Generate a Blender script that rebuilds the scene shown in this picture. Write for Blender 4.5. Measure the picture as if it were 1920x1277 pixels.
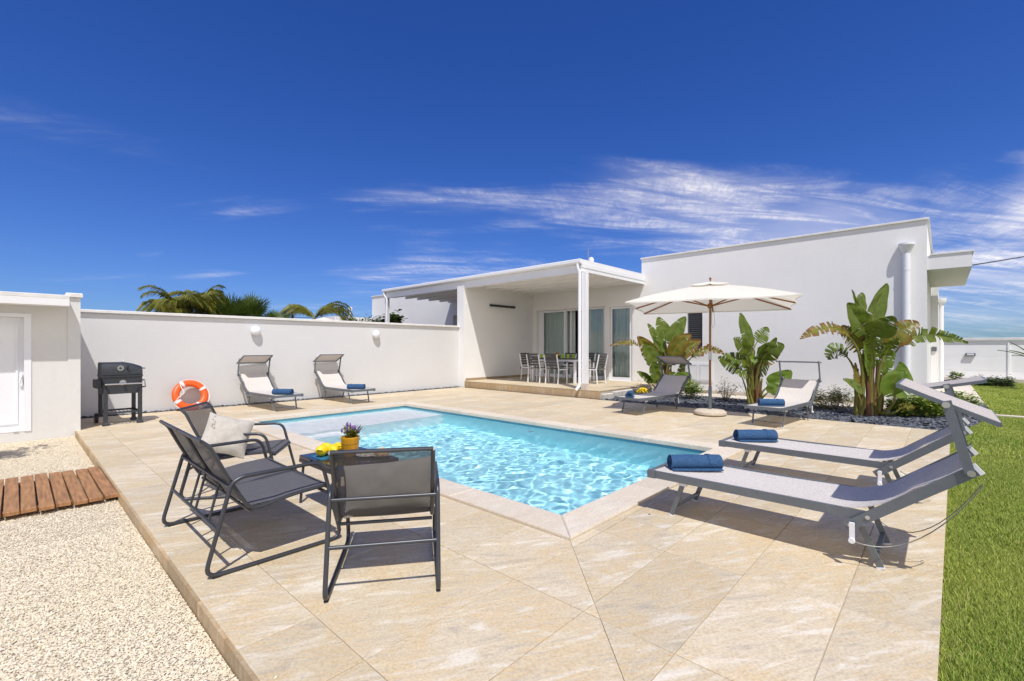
import bpy, bmesh, math, random
import numpy as np
from mathutils import Vector, Matrix

# ------------------------------------------------------------------ scene, camera, light
SC = bpy.context.scene
for o in list(bpy.data.objects):
    bpy.data.objects.remove(o, do_unlink=True)
COL = SC.collection
rnd = random.Random(7)
R = math.radians

YAW = R(42.957 - 90.0)                      # the camera looks between +X (along the garden wall) and +Y
cam_data = bpy.data.cameras.new('camera')
cam = bpy.data.objects.new('camera', cam_data)
COL.objects.link(cam)
cam.location = (0, 0, 1.3)
cam.rotation_euler = (R(90), 0, YAW)
cam_data.lens = 16.27
cam_data.sensor_width = 36
cam_data.shift_y = 12.5 / 1920
cam_data.clip_start = 0.05
cam_data.clip_end = 4000
SC.camera = cam

SUN_TRAVEL = Vector((0.33, 0.445, -1.0)).normalized()
SUN_ELEV = math.asin(-SUN_TRAVEL.z)
SUN_AZ = math.atan2(-SUN_TRAVEL.x, -SUN_TRAVEL.y)      # clockwise from +Y

world = bpy.data.worlds.new('World')
SC.world = world
world.use_nodes = True
wn, wl = world.node_tree.nodes, world.node_tree.links
wn.clear()
w_out = wn.new('ShaderNodeOutputWorld')
w_bg = wn.new('ShaderNodeBackground')
w_bg.inputs['Strength'].default_value = 0.15
w_sky = wn.new('ShaderNodeTexSky')
w_sky.sky_type = 'NISHITA'
w_sky.sun_disc = False
w_sky.sun_elevation = SUN_ELEV
w_sky.sun_rotation = SUN_AZ
w_sky.altitude = 0
w_sky.air_density = 1.0
w_sky.dust_density = 0.35
w_sky.ozone_density = 3.0
# deeper, more saturated blue over the whole sky (a polarised sky), then thin cirrus
w_hsv = wn.new('ShaderNodeHueSaturation')
w_hsv.inputs['Hue'].default_value = 0.515
w_hsv.inputs['Saturation'].default_value = 1.28
w_hsv.inputs['Value'].default_value = 1.0
wl.new(w_sky.outputs['Color'], w_hsv.inputs['Color'])
w_tint = wn.new('ShaderNodeMixRGB'); w_tint.blend_type = 'MULTIPLY'; w_tint.inputs['Fac'].default_value = 1.0
wl.new(w_hsv.outputs[0], w_tint.inputs['Color1']); w_tint.inputs['Color2'].default_value = (0.365, 0.505, 0.69, 1)

def wmath(op, a, b=None, clamp=False):
    n = wn.new('ShaderNodeMath'); n.operation = op; n.use_clamp = clamp
    for i, v in enumerate((a, b)):
        if v is None: continue
        if isinstance(v, (int, float)): n.inputs[i].default_value = v
        else: wl.new(v, n.inputs[i])
    return n.outputs[0]
def wramp(fac, p0, p1):
    n = wn.new('ShaderNodeMapRange'); n.interpolation_type = 'SMOOTHSTEP'
    wl.new(fac, n.inputs['Value'])
    n.inputs['From Min'].default_value = p0; n.inputs['From Max'].default_value = p1
    return n.outputs['Result']
w_tc = wn.new('ShaderNodeTexCoord')
w_sep = wn.new('ShaderNodeSeparateXYZ'); wl.new(w_tc.outputs['Generated'], w_sep.inputs[0])
dz = wmath('MAXIMUM', w_sep.outputs['Z'], 0.0)
inv = wmath('DIVIDE', 1.0, wmath('ADD', dz, 0.12))
w_cmb = wn.new('ShaderNodeCombineXYZ')               # direction laid out on a high flat layer
wl.new(wmath('MULTIPLY', w_sep.outputs['X'], inv), w_cmb.inputs[0])
wl.new(wmath('MULTIPLY', w_sep.outputs['Y'], inv), w_cmb.inputs[1])
def wnoise(scale, detail, rough, dist, rot, sx, sy, off=(0, 0, 0)):
    m = wn.new('ShaderNodeMapping'); m.vector_type = 'TEXTURE'; wl.new(w_cmb.outputs[0], m.inputs['Vector'])
    m.inputs['Rotation'].default_value = (0, 0, R(rot)); m.inputs['Scale'].default_value = (1 / sx, 1 / sy, 1)
    m.inputs['Location'].default_value = off
    n = wn.new('ShaderNodeTexNoise'); wl.new(m.outputs[0], n.inputs['Vector'])
    n.inputs['Scale'].default_value = scale; n.inputs['Detail'].default_value = detail
    n.inputs['Roughness'].default_value = rough; n.inputs['Distortion'].default_value = dist
    return n.outputs['Fac']
# cover grows towards the right of the picture and thins out with height; behind the camera it is added fill
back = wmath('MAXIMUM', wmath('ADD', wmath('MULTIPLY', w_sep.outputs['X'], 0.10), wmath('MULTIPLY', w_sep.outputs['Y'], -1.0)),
             wmath('ADD', wmath('ADD', wmath('MULTIPLY', w_sep.outputs['X'], -0.85), wmath('MULTIPLY', w_sep.outputs['Y'], -0.60)), -0.30))  # unseen cloud bank behind the camera, added to brighten and neutralise the shade
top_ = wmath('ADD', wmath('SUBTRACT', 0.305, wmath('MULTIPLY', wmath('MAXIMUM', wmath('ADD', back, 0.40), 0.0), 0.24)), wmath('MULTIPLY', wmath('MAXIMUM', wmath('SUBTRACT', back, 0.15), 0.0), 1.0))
lift = wmath('MULTIPLY', wmath('MAXIMUM', wmath('SUBTRACT', dz, top_), 0.0), -4.0)
patch = wnoise(1.1, 4, 0.55, 0.4, -47, 0.6, 1.2, (9.1, 8.3, 0))
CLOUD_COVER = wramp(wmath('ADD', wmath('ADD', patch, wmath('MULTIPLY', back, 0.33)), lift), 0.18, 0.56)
wisps = wramp(wnoise(2.3, 10, 0.66, 0.8, -40, 0.5, 2.2, (0.9, 0.3, 0)), 0.40, 0.72)
feather = wramp(wnoise(9.0, 6, 0.65, 1.6, 25, 0.7, 1.8), 0.28, 0.72)
cl = wmath('MULTIPLY', wmath('MULTIPLY', CLOUD_COVER, wisps), wmath('ADD', wmath('MULTIPLY', feather, 0.6), 0.4))
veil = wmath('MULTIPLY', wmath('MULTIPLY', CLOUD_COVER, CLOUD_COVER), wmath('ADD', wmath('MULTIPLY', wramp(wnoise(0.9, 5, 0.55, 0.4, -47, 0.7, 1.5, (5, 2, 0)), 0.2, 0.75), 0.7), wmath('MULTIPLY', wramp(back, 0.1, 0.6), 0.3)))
cloud = wmath('MULTIPLY', wmath('ADD', wmath('MULTIPLY', cl, 0.9), wmath('MULTIPLY', veil, wmath('ADD', wmath('MULTIPLY', wramp(back, 0.05, 0.6), 1.1), 0.55))), wmath('ADD', wmath('MULTIPLY', wramp(w_sep.outputs['Z'], 0.02, 0.13), 0.72), 0.28), clamp=True)  # veil thickened out of view behind the camera, as extra fill light
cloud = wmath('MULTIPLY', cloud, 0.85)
w_mix = wn.new('ShaderNodeMixRGB')
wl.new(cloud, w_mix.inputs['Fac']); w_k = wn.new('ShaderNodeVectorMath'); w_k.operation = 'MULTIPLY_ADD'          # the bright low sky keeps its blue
wl.new(w_tint.outputs[0], w_k.inputs[0]); w_k.inputs[1].default_value = (0.30, 0.13, 0.02); w_k.inputs[2].default_value = (1, 1, 1)
w_dv = wn.new('ShaderNodeVectorMath'); w_dv.operation = 'DIVIDE'
wl.new(w_tint.outputs[0], w_dv.inputs[0]); wl.new(w_k.outputs[0], w_dv.inputs[1])
wl.new(w_dv.outputs[0], w_mix.inputs['Color1'])
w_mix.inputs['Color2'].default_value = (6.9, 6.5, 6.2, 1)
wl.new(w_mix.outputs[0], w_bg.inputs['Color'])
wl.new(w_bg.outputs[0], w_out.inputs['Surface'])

sun_data = bpy.data.lights.new('sun', 'SUN')
sun_data.energy = 3.4
sun_data.angle = R(0.53)
sun_data.color = (1.0, 0.968, 0.92)
sun = bpy.data.objects.new('sun', sun_data)
sun.rotation_euler = SUN_TRAVEL.to_track_quat('-Z', 'Y').to_euler()
sun.location = (0, 0, 20)
COL.objects.link(sun)
try:
    sun_data.cycles.is_caustics_light = True
except Exception:
    pass

SC.view_settings.view_transform = 'Standard'
SC.view_settings.look = 'None'
SC.view_settings.exposure = 0.27
SC.view_settings.gamma = 1.0
SC.view_settings.use_curve_mapping = False
SC.cycles.use_denoising = True
SC.cycles.max_bounces = 10
SC.cycles.transparent_max_bounces = 24
SC.cycles.transmission_bounces = 8
SC.cycles.sample_clamp_indirect = 6.0
SC.cycles.caustics_reflective = False
SC.cycles.caustics_refractive = True

# ------------------------------------------------------------------ materials
def new_mat(name):
    m = bpy.data.materials.new(name); m.use_nodes = True
    nt = m.node_tree; nt.nodes.clear()
    out = nt.nodes.new('ShaderNodeOutputMaterial')
    b = nt.nodes.new('ShaderNodeBsdfPrincipled')
    nt.links.new(b.outputs[0], out.inputs['Surface'])
    return m, nt, b, out
def nnode(nt, t, **kw):
    n = nt.nodes.new(t)
    for k, v in kw.items():
        if k in n.inputs: n.inputs[k].default_value = v
        else: setattr(n, k, v)
    return n
def coords(nt, scale=(1, 1, 1), per_object=0.0, rot=0.0):
    """object coordinates, pushed to another place of the pattern for every object"""
    tc = nnode(nt, 'ShaderNodeTexCoord')
    mp = nnode(nt, 'ShaderNodeMapping')
    mp.inputs['Scale'].default_value = scale
    mp.inputs['Rotation'].default_value = (0, 0, rot)
    nt.links.new(tc.outputs['Object'], mp.inputs['Vector'])
    if per_object:
        oi = nnode(nt, 'ShaderNodeObjectInfo')
        mu = nnode(nt, 'ShaderNodeVectorMath', operation='MULTIPLY')
        mu.inputs[0].default_value = (per_object, per_object * 1.7, per_object * 0.6)
        cm = nnode(nt, 'ShaderNodeCombineXYZ')
        for i in range(3): nt.links.new(oi.outputs['Random'], cm.inputs[i])
        nt.links.new(cm.outputs[0], mu.inputs[1])
        nt.links.new(mu.outputs[0], mp.inputs['Location'])
    return mp.outputs[0]
def noise(nt, vec, scale, detail=4, rough=0.55, dist=0.0):
    n = nnode(nt, 'ShaderNodeTexNoise')
    n.inputs['Scale'].default_value = scale; n.inputs['Detail'].default_value = detail
    n.inputs['Roughness'].default_value = rough; n.inputs['Distortion'].default_value = dist
    nt.links.new(vec, n.inputs['Vector'])
    return n.outputs['Fac']
def ramp(nt, fac, stops):
    n = nnode(nt, 'ShaderNodeValToRGB')
    el = n.color_ramp.elements
    while len(el) < len(stops): el.new(0.5)
    for e, (p, c) in zip(el, stops):
        e.position = p; e.color = (*c, 1) if len(c) == 3 else c
    nt.links.new(fac, n.inputs['Fac'])
    return n.outputs['Color']
def mixc(nt, fac, a, b, mode='MIX'):
    n = nnode(nt, 'ShaderNodeMixRGB', blend_type=mode)
    for i, v in zip(('Fac', 'Color1', 'Color2'), (fac, a, b)):
        if isinstance(v, (int, float)): n.inputs[i].default_value = v
        elif isinstance(v, tuple): n.inputs[i].default_value = (*v, 1) if len(v) == 3 else v
        else: nt.links.new(v, n.inputs[i])
    return n.outputs[0]
def bump(nt, b, h, strength, dist):
    n = nnode(nt, 'ShaderNodeBump')
    n.inputs['Strength'].default_value = strength; n.inputs['Distance'].default_value = dist
    nt.links.new(h, n.inputs['Height']); nt.links.new(n.outputs[0], b.inputs['Normal'])
MATS = {}
def mat(name, col, rough=0.5, metal=0.0, var=0.08, vscale=6.0, bscale=0, bstr=0.2, bdist=0.004, per=3.0, spec=0.5, stretch=(1, 1, 1)):
    if name in MATS: return MATS[name]
    m, nt, b, out = new_mat(name)
    v = coords(nt, stretch, per)
    f = noise(nt, v, vscale, 5)
    lo = tuple(c * (1 - var) for c in col); hi = tuple(min(1, c * (1 + var)) for c in col)
    nt.links.new(ramp(nt, f, [(0.3, lo), (0.7, hi)]), b.inputs['Base Color'])
    b.inputs['Roughness'].default_value = rough; b.inputs['Metallic'].default_value = metal
    b.inputs['Specular IOR Level'].default_value = spec
    if bscale: bump(nt, b, noise(nt, v, bscale, 4, 0.6), bstr, bdist)
    MATS[name] = m
    return m
def mat_stucco(name, col, stain=None):
    m, nt, b, out = new_mat(name)
    v = coords(nt)
    big = noise(nt, v, 0.7, 5, 0.6); fine = noise(nt, v, 95, 3, 0.7); mid = noise(nt, v, 18, 4, 0.6)
    c = ramp(nt, big, [(0.25, tuple(k * 0.95 for k in col)), (0.75, tuple(min(1, k * 1.03) for k in col))])
    c = mixc(nt, 0.16, c, ramp(nt, mid, [(0.3, tuple(k * 0.8 for k in col)), (0.7, col)]))
    sv = nnode(nt, 'ShaderNodeMapping'); sv.inputs['Scale'].default_value = (5, 5, 0.35); nt.links.new(v, sv.inputs['Vector'])
    c = mixc(nt, ramp(nt, noise(nt, sv.outputs[0], 1.6, 6, 0.65), [(0.54, (0, 0, 0)), (0.75, (0.13,) * 3)]), c, tuple(k * 0.80 for k in col))   # faint rain runs
    if stain:                                        # one sooty smudge with a shape of its own
        (sx, sy, sz), (rx, ry, rz) = stain
        tc = nnode(nt, 'ShaderNodeTexCoord')
        mp = nnode(nt, 'ShaderNodeMapping', vector_type='TEXTURE')
        mp.inputs['Location'].default_value = (sx, sy, sz); mp.inputs['Scale'].default_value = (rx, ry, rz)
        mp.inputs['Rotation'].default_value = (0, R(28), 0)
        nt.links.new(tc.outputs['Object'], mp.inputs['Vector'])
        ln = nnode(nt, 'ShaderNodeVectorMath', operation='LENGTH'); nt.links.new(mp.outputs[0], ln.inputs[0])
        ad = nnode(nt, 'ShaderNodeMath', operation='ADD'); nt.links.new(ln.outputs['Value'], ad.inputs[0])
        sc = nnode(nt, 'ShaderNodeMath', operation='MULTIPLY_ADD'); nt.links.new(mid, sc.inputs[0])
        sc.inputs[1].default_value = 0.9; sc.inputs[2].default_value = -0.45
        nt.links.new(sc.outputs[0], ad.inputs[1])
        fac = ramp(nt, ad.outputs[0], [(0.15, (0.62,) * 3), (1.0, (0, 0, 0))])
        c = mixc(nt, fac, c, (0.22, 0.20, 0.18))
    nt.links.new(c, b.inputs['Base Color'])
    b.inputs['Roughness'].default_value = 0.9; b.inputs['Specular IOR Level'].default_value = 0.2
    bump(nt, b, fine, 0.5, 0.005)
    MATS[name] = m
    return m
def mat_tile(name, base, warm, pale, gray, veins=1.0, rough=0.62, angle=0.55, vary=0.09):
    """cream travertine-look paving: long wandering bands, ochre flashes, pale veins, tiny pits"""
    m, nt, b, out = new_mat(name)
    v = coords(nt, (1, 1, 1), 23.0, angle)
    st = nnode(nt, 'ShaderNodeMapping'); st.inputs['Scale'].default_value = (1.2, 5.5, 1); nt.links.new(v, st.inputs['Vector'])
    st2 = nnode(nt, 'ShaderNodeMapping'); st2.inputs['Scale'].default_value = (3.0, 26.0, 1); nt.links.new(v, st2.inputs['Vector'])
    bands = noise(nt, st.outputs[0], 1.6, 6, 0.62, 1.3)
    fine = noise(nt, st2.outputs[0], 2.2, 6, 0.7, 1.0)
    blot = noise(nt, v, 2.2, 5, 0.6, 0.6)
    grain = noise(nt, v, 75, 3, 0.7)
    c = ramp(nt, bands, [(0.33, gray), (0.44, base), (0.53, base), (0.63, pale)])
    och = nnode(nt, 'ShaderNodeMath', operation='MULTIPLY')
    nt.links.new(ramp(nt, blot, [(0.43, (0, 0, 0)), (0.55, (1, 1, 1))]), och.inputs[0])
    nt.links.new(ramp(nt, fine, [(0.42, (0, 0, 0)), (0.58, (1, 1, 1))]), och.inputs[1])
    c = mixc(nt, och.outputs[0], c, warm)
    c = mixc(nt, ramp(nt, fine, [(0.34, (0.48 * veins,) * 3), (0.46, (0, 0, 0))]), c, tuple(k * 0.72 for k in gray))
    c = mixc(nt, ramp(nt, fine, [(0.58, (0, 0, 0)), (0.70, (0.38 * veins,) * 3)]), c, pale)
    c = mixc(nt, ramp(nt, bands, [(0.482, (0, 0, 0)), (0.497, (0.55 * veins,) * 3), (0.512, (0, 0, 0))]), c, tuple(k * f_ for k, f_ in zip(warm, (0.72, 0.62, 0.55))))   # thin brown veins
    c = mixc(nt, 0.34, c, ramp(nt, grain, [(0.34, tuple(k * 0.55 for k in base)), (0.60, tuple(min(1, k * 1.14) for k in base))]))
    oi = nnode(nt, 'ShaderNodeObjectInfo')
    c = mixc(nt, 1.0, c, ramp(nt, oi.outputs['Random'], [(0, (1 - vary, 1 - vary * 1.05, 1 - vary * 1.2)), (1, (1 + vary * .6, 1 + vary * .5, 1 + vary * .3))]), 'MULTIPLY')
    nt.links.new(c, b.inputs['Base Color'])
    b.inputs['Roughness'].default_value = rough; b.inputs['Specular IOR Level'].default_value = 0.35
    h = nnode(nt, 'ShaderNodeMath', operation='ADD'); nt.links.new(fine, h.inputs[0]); nt.links.new(grain, h.inputs[1])
    bump(nt, b, h.outputs[0], 0.25, 0.003)
    MATS[name] = m
    return m
def mat_mesh_cloth(name, col, open_=0.25, scale=260, transl=0.12):
    """woven outdoor sling: a share of it is holes, the rest a coarse weave"""
    m, nt, b, out = new_mat(name)
    v = coords(nt)
    w1 = nnode(nt, 'ShaderNodeTexWave', wave_type='BANDS', bands_direction='X'); w1.inputs['Scale'].default_value = scale
    w2 = nnode(nt, 'ShaderNodeTexWave', wave_type='BANDS', bands_direction='Y'); w2.inputs['Scale'].default_value = scale
    for w in (w1, w2): nt.links.new(v, w.inputs['Vector'])
    st = nnode(nt, 'ShaderNodeMapping'); st.inputs['Scale'].default_value = (90, 6, 90); nt.links.new(v, st.inputs['Vector'])
    thread = noise(nt, st.outputs[0], 3, 3, 0.6)
    c = ramp(nt, thread, [(0.3, tuple(k * 0.82 for k in col)), (0.7, tuple(min(1, k * 1.12) for k in col))])
    nt.links.new(c, b.inputs['Base Color'])
    b.inputs['Roughness'].default_value = 0.75; b.inputs['Specular IOR Level'].default_value = 0.3
    tr = nnode(nt, 'ShaderNodeBsdfTransparent')
    tl = nnode(nt, 'ShaderNodeBsdfTranslucent'); nt.links.new(c, tl.inputs['Color'])
    mx0 = nnode(nt, 'ShaderNodeMixShader'); mx0.inputs[0].default_value = transl
    nt.links.new(b.outputs[0], mx0.inputs[1]); nt.links.new(tl.outputs[0], mx0.inputs[2])
    mx = nnode(nt, 'ShaderNodeMixShader'); mx.inputs[0].default_value = open_
    nt.links.new(mx0.outputs[0], mx.inputs[1]); nt.links.new(tr.outputs[0], mx.inputs[2])
    nt.links.new(mx.outputs[0], out.inputs['Surface'])
    MATS[name] = m
    return m
def mat_leaf(name, cols, transl=0.25, rough=0.45, edge=None, attr=False):
    m, nt, b, out = new_mat(name)
    v = coords(nt, (1, 1, 1), 5.0)
    f = noise(nt, v, 9, 5, 0.6)
    c = ramp(nt, f, [(0.25, cols[0]), (0.5, cols[1]), (0.78, cols[2])])
    if attr:
        at = nnode(nt, 'ShaderNodeAttribute'); at.attribute_name = 'tint'
        c = mixc(nt, 1.0, c, at.outputs['Color'], 'MULTIPLY')
    if edge:                                          # dry margins: the blade's own u coordinate
        at = nnode(nt, 'ShaderNodeAttribute'); at.attribute_name = 'margin'
        ad = nnode(nt, 'ShaderNodeMath', operation='MULTIPLY_ADD'); nt.links.new(noise(nt, v, 14, 4, 0.7), ad.inputs[0])
        ad.inputs[1].default_value = 0.9; nt.links.new(at.outputs['Fac'], ad.inputs[2])
        e = ramp(nt, ad.outputs[0], [(edge[1], (0, 0, 0)), (min(1.0, edge[1] + 0.22), (1, 1, 1))])
        c = mixc(nt, e, c, edge[0])
    nt.links.new(c, b.inputs['Base Color'])
    b.inputs['Roughness'].default_value = rough; b.inputs['Specular IOR Level'].default_value = 0.4
    tl = nnode(nt, 'ShaderNodeBsdfTranslucent'); nt.links.new(c, tl.inputs['Color'])
    mx = nnode(nt, 'ShaderNodeMixShader'); mx.inputs[0].default_value = transl
    nt.links.new(b.outputs[0], mx.inputs[1]); nt.links.new(tl.outputs[0], mx.inputs[2])
    nt.links.new(mx.outputs[0], out.inputs['Surface'])
    MATS[name] = m
    return m
def mat_attr(name, rough=0.85, var=0.10, vscale=60, spec=0.3, transl=0.0):
    """colour comes from a per-piece attribute (every pebble, chip or blade its own colour)"""
    m, nt, b, out = new_mat(name)
    at = nnode(nt, 'ShaderNodeAttribute'); at.attribute_name = 'tint'
    v = coords(nt)
    c = mixc(nt, 1.0, at.outputs['Color'], ramp(nt, noise(nt, v, vscale, 3), [(0.3, (1 - var,) * 3), (0.7, (1 + var,) * 3)]), 'MULTIPLY')
    nt.links.new(c, b.inputs['Base Color'])
    b.inputs['Roughness'].default_value = rough; b.inputs['Specular IOR Level'].default_value = spec
    if transl:
        tl = nnode(nt, 'ShaderNodeBsdfTranslucent'); nt.links.new(c, tl.inputs['Color'])
        mx = nnode(nt, 'ShaderNodeMixShader'); mx.inputs[0].default_value = transl
        nt.links.new(b.outputs[0], mx.inputs[1]); nt.links.new(tl.outputs[0], mx.inputs[2])
        nt.links.new(mx.outputs[0], out.inputs['Surface'])
    MATS[name] = m
    return m
def mat_glass_pane(name, tint=(0.90, 0.95, 0.94)):
    m, nt, b, out = new_mat(name)
    nt.nodes.remove(b)
    tr = nnode(nt, 'ShaderNodeBsdfTransparent'); tr.inputs['Color'].default_value = (*tint, 1)
    gl = nnode(nt, 'ShaderNodeBsdfGlossy'); gl.inputs['Roughness'].default_value = 0.01
    fr = nnode(nt, 'ShaderNodeFresnel'); fr.inputs['IOR'].default_value = 1.55
    mx = nnode(nt, 'ShaderNodeMixShader')
    nt.links.new(fr.outputs[0], mx.inputs[0]); nt.links.new(tr.outputs[0], mx.inputs[1]); nt.links.new(gl.outputs[0], mx.inputs[2])
    nt.links.new(mx.outputs[0], out.inputs['Surface'])
    MATS[name] = m
    return m

mat_stucco('stucco', (0.86, 0.855, 0.84))
mat_stucco('stucco_garden', (0.69, 0.685, 0.68))
mat_stucco('stucco_house', (0.86, 0.85, 0.835))
mat_stucco('stucco_shed', (0.735, 0.725, 0.70), stain=((0.36, 9.90, 0.27), (0.13, 0.3, 0.30)))
mat('white_paint', (0.83, 0.83, 0.83), 0.45, var=0.03, vscale=2, bscale=30, bstr=0.05)
mat('white_metal', (0.82, 0.83, 0.84), 0.35, var=0.02)
mat('white_pvc', (0.84, 0.85, 0.88), 0.35, var=0.02)
mat('coping_cap', (0.74, 0.72, 0.69), 0.7, var=0.08, vscale=5, bscale=60)
mat_tile('deck_tile', (0.645, 0.55, 0.395), (0.63, 0.46, 0.235), (0.79, 0.735, 0.63), (0.45, 0.39, 0.305))
mat_tile('coping_stone', (0.71, 0.63, 0.51), (0.70, 0.57, 0.42), (0.78, 0.71, 0.60), (0.60, 0.53, 0.43), veins=0.5, rough=0.55, angle=0.2)
mat_tile('edge_tile', (0.50, 0.385, 0.25), (0.50, 0.31, 0.12), (0.60, 0.51, 0.38), (0.36, 0.27, 0.17), vary=0.25)
mat('grout', (0.50, 0.43, 0.34), 0.95, var=0.2, vscale=20)
mat('concrete', (0.55, 0.52, 0.47), 0.9, var=0.12, vscale=8, bscale=70)
mat('dark_tube', (0.070, 0.074, 0.085), 0.38, 0.55, var=0.06)
mat('alu_rail', (0.165, 0.185, 0.21), 0.38, 0.45, var=0.06, vscale=20)
mat('steel', (0.60, 0.60, 0.60), 0.28, 0.9, var=0.05)
mat('white_plastic', (0.78, 0.78, 0.80), 0.35, var=0.03)
mat('black_plastic', (0.02, 0.02, 0.022), 0.45, var=0.1)
mat('wire', (0.35, 0.34, 0.33), 0.4, 0.7)
mat_mesh_cloth('sling_grey', (0.76, 0.71, 0.655), 0.16)
mat_mesh_cloth('sling_canopy', (0.70, 0.64, 0.60), 0.12, 260, 0.3)
mat_mesh_cloth('sling_char', (0.17, 0.166, 0.175), 0.28)
mat_mesh_cloth('sling_back', (0.10, 0.098, 0.105), 0.46)
mat('towel', (0.045, 0.105, 0.215), 0.95, var=0.35, vscale=90, bscale=260, bstr=0.9, bdist=0.006, spec=0.1)
mat('linen', (0.50, 0.46, 0.40), 0.95, var=0.10, vscale=30, bscale=190, bstr=0.5, bdist=0.003, spec=0.1)
mat('linen_print', (0.27, 0.22, 0.16), 0.95, var=0.3, vscale=40)
mat('ring_orange', (0.83, 0.115, 0.01), 0.42, var=0.05, vscale=12)
mat('ring_band', (0.70, 0.74, 0.76), 0.35, var=0.05)
mat('rope', (0.80, 0.79, 0.76), 0.8, var=0.1, vscale=80)
mat('grill_black', (0.040, 0.044, 0.052), 0.48, 0.15, var=0.25, vscale=40, bscale=120, bstr=0.2)
mat('wood_pole', (0.27, 0.115, 0.03), 0.5, var=0.2, vscale=9, stretch=(6, 6, 0.5))
mat('wood_plank', (0.36, 0.18, 0.075), 0.7, var=0.35, vscale=5, bscale=30, bstr=0.4, stretch=(9, 0.8, 3), per=9)
mat('parasol_cloth', (0.80, 0.76, 0.64), 0.85, var=0.03, vscale=3, bscale=300, bstr=0.1, spec=0.1)
mat('ballast', (0.55, 0.475, 0.37), 0.95, var=0.3, vscale=70, bscale=55, bstr=1.0, bdist=0.012)
mat('soil', (0.16, 0.125, 0.09), 0.98, var=0.3, vscale=20, bscale=40, bstr=0.8, bdist=0.02)
mat('lawn_soil', (0.10, 0.125, 0.035), 0.98, var=0.4, vscale=30, bscale=60, bstr=0.8, bdist=0.02)
mat('gravel_base', (0.66, 0.575, 0.44), 0.95, var=0.35, vscale=110, bscale=110, bstr=1.0, bdist=0.01)
mat('terrain', (0.20, 0.19, 0.10), 0.98, var=0.3, vscale=0.4)
mat('path_stone', (0.62, 0.55, 0.46), 0.85, var=0.12, vscale=3, bscale=50)
mat('cream_wall', (0.91, 0.905, 0.89), 0.85, var=0.04, vscale=1.3, bscale=45, bstr=0.15)
mat('shutter', (0.115, 0.125, 0.15), 0.45, 0.2, var=0.08)
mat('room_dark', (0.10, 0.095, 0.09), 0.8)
mat('curtain', (0.80, 0.84, 0.83), 0.9, var=0.05, vscale=4, spec=0.1)
mat('slat_dark', (0.085, 0.08, 0.08), 0.6, var=0.2, vscale=20)
mat('glass_green', (0.38, 0.62, 0.03), 0.15, var=0.1)
mat('fruit_red', (0.35, 0.03, 0.03), 0.35, var=0.4, vscale=30)
mat('fruit_orange', (0.60, 0.22, 0.03), 0.4, var=0.3, vscale=30)
mat('lemon', (0.84, 0.60, 0.012), 0.42, var=0.10, vscale=30, bscale=160, bstr=0.35, bdist=0.003)
mat('pot_yellow', (0.72, 0.36, 0.015), 0.55, var=0.14, vscale=25, stretch=(1, 1, 0.3))
mat('pot_line', (0.20, 0.10, 0.02), 0.6)
mat('lavender', (0.22, 0.12, 0.36), 0.8, var=0.3, vscale=50)
mat('bread', (0.66, 0.44, 0.27), 0.8, var=0.3, vscale=25, bscale=60, bstr=0.4)
mat('berry', (0.55, 0.015, 0.02), 0.3, var=0.4, vscale=40)
mat('cream_food', (0.80, 0.72, 0.58), 0.6, var=0.1, vscale=40)
mat('plate_white', (0.82, 0.82, 0.80), 0.2, var=0.02)
mat('mat_blue', (0.02, 0.16, 0.28), 0.55, var=0.2, vscale=40)
mat('table_top', (0.030, 0.033, 0.042), 0.08, var=0.1)
mat('lid_grey', (0.52, 0.45, 0.36), 0.7, var=0.15, vscale=20)
mat('yellow_flower', (0.75, 0.52, 0.01), 0.8, var=0.3, vscale=40)
mat('bark', (0.20, 0.15, 0.10), 0.95, var=0.35, vscale=14, bscale=30, bstr=0.8, bdist=0.02)
mat('pseudostem', (0.155, 0.065, 0.03), 0.7, var=0.5, vscale=7, stretch=(5, 5, 0.7))
mat('stalk', (0.20, 0.19, 0.04), 0.55, var=0.3, vscale=6, stretch=(4, 4, 0.7))
mat('twig', (0.24, 0.17, 0.10), 0.9, var=0.3, vscale=20)
mat_leaf('leaf_green', ((0.065, 0.115, 0.012), (0.115, 0.165, 0.018), (0.185, 0.215, 0.030)), 0.25, 0.36, ((0.26, 0.17, 0.04), 1.02))
mat_leaf('leaf_olive', ((0.10, 0.125, 0.012), (0.19, 0.18, 0.02), (0.31, 0.22, 0.03)), 0.25, 0.42, ((0.22, 0.095, 0.02), 0.80))
mat_leaf('leaf_dry', ((0.10, 0.12, 0.012), (0.20, 0.18, 0.02), (0.32, 0.22, 0.03)), 0.25, 0.55, ((0.19, 0.10, 0.03), 0.82))
mat_leaf('leaf_lime', ((0.095, 0.17, 0.018), (0.15, 0.235, 0.025), (0.22, 0.29, 0.05)), 0.3, 0.45)
mat_leaf('palm_green', ((0.085, 0.125, 0.018), (0.17, 0.18, 0.022), (0.32, 0.26, 0.03)), 0.2, 0.45)
mat_leaf('palm_fan', ((0.040, 0.085, 0.014), (0.085, 0.135, 0.022), (0.16, 0.19, 0.03)), 0.2, 0.45)
mat_leaf('shrub_leaf', ((0.9, 0.9, 0.9), (1, 1, 1), (1.1, 1.1, 1.1)), 0.25, 0.55, None, True)
mat_attr('gravel', 0.85, 0.12, 90)
mat_attr('slate', 0.62, 0.25, 40, 0.45)
mat_attr('grass', 0.6, 0.10, 30, 0.25, 0.22)
mat_glass_pane('pane')
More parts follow.
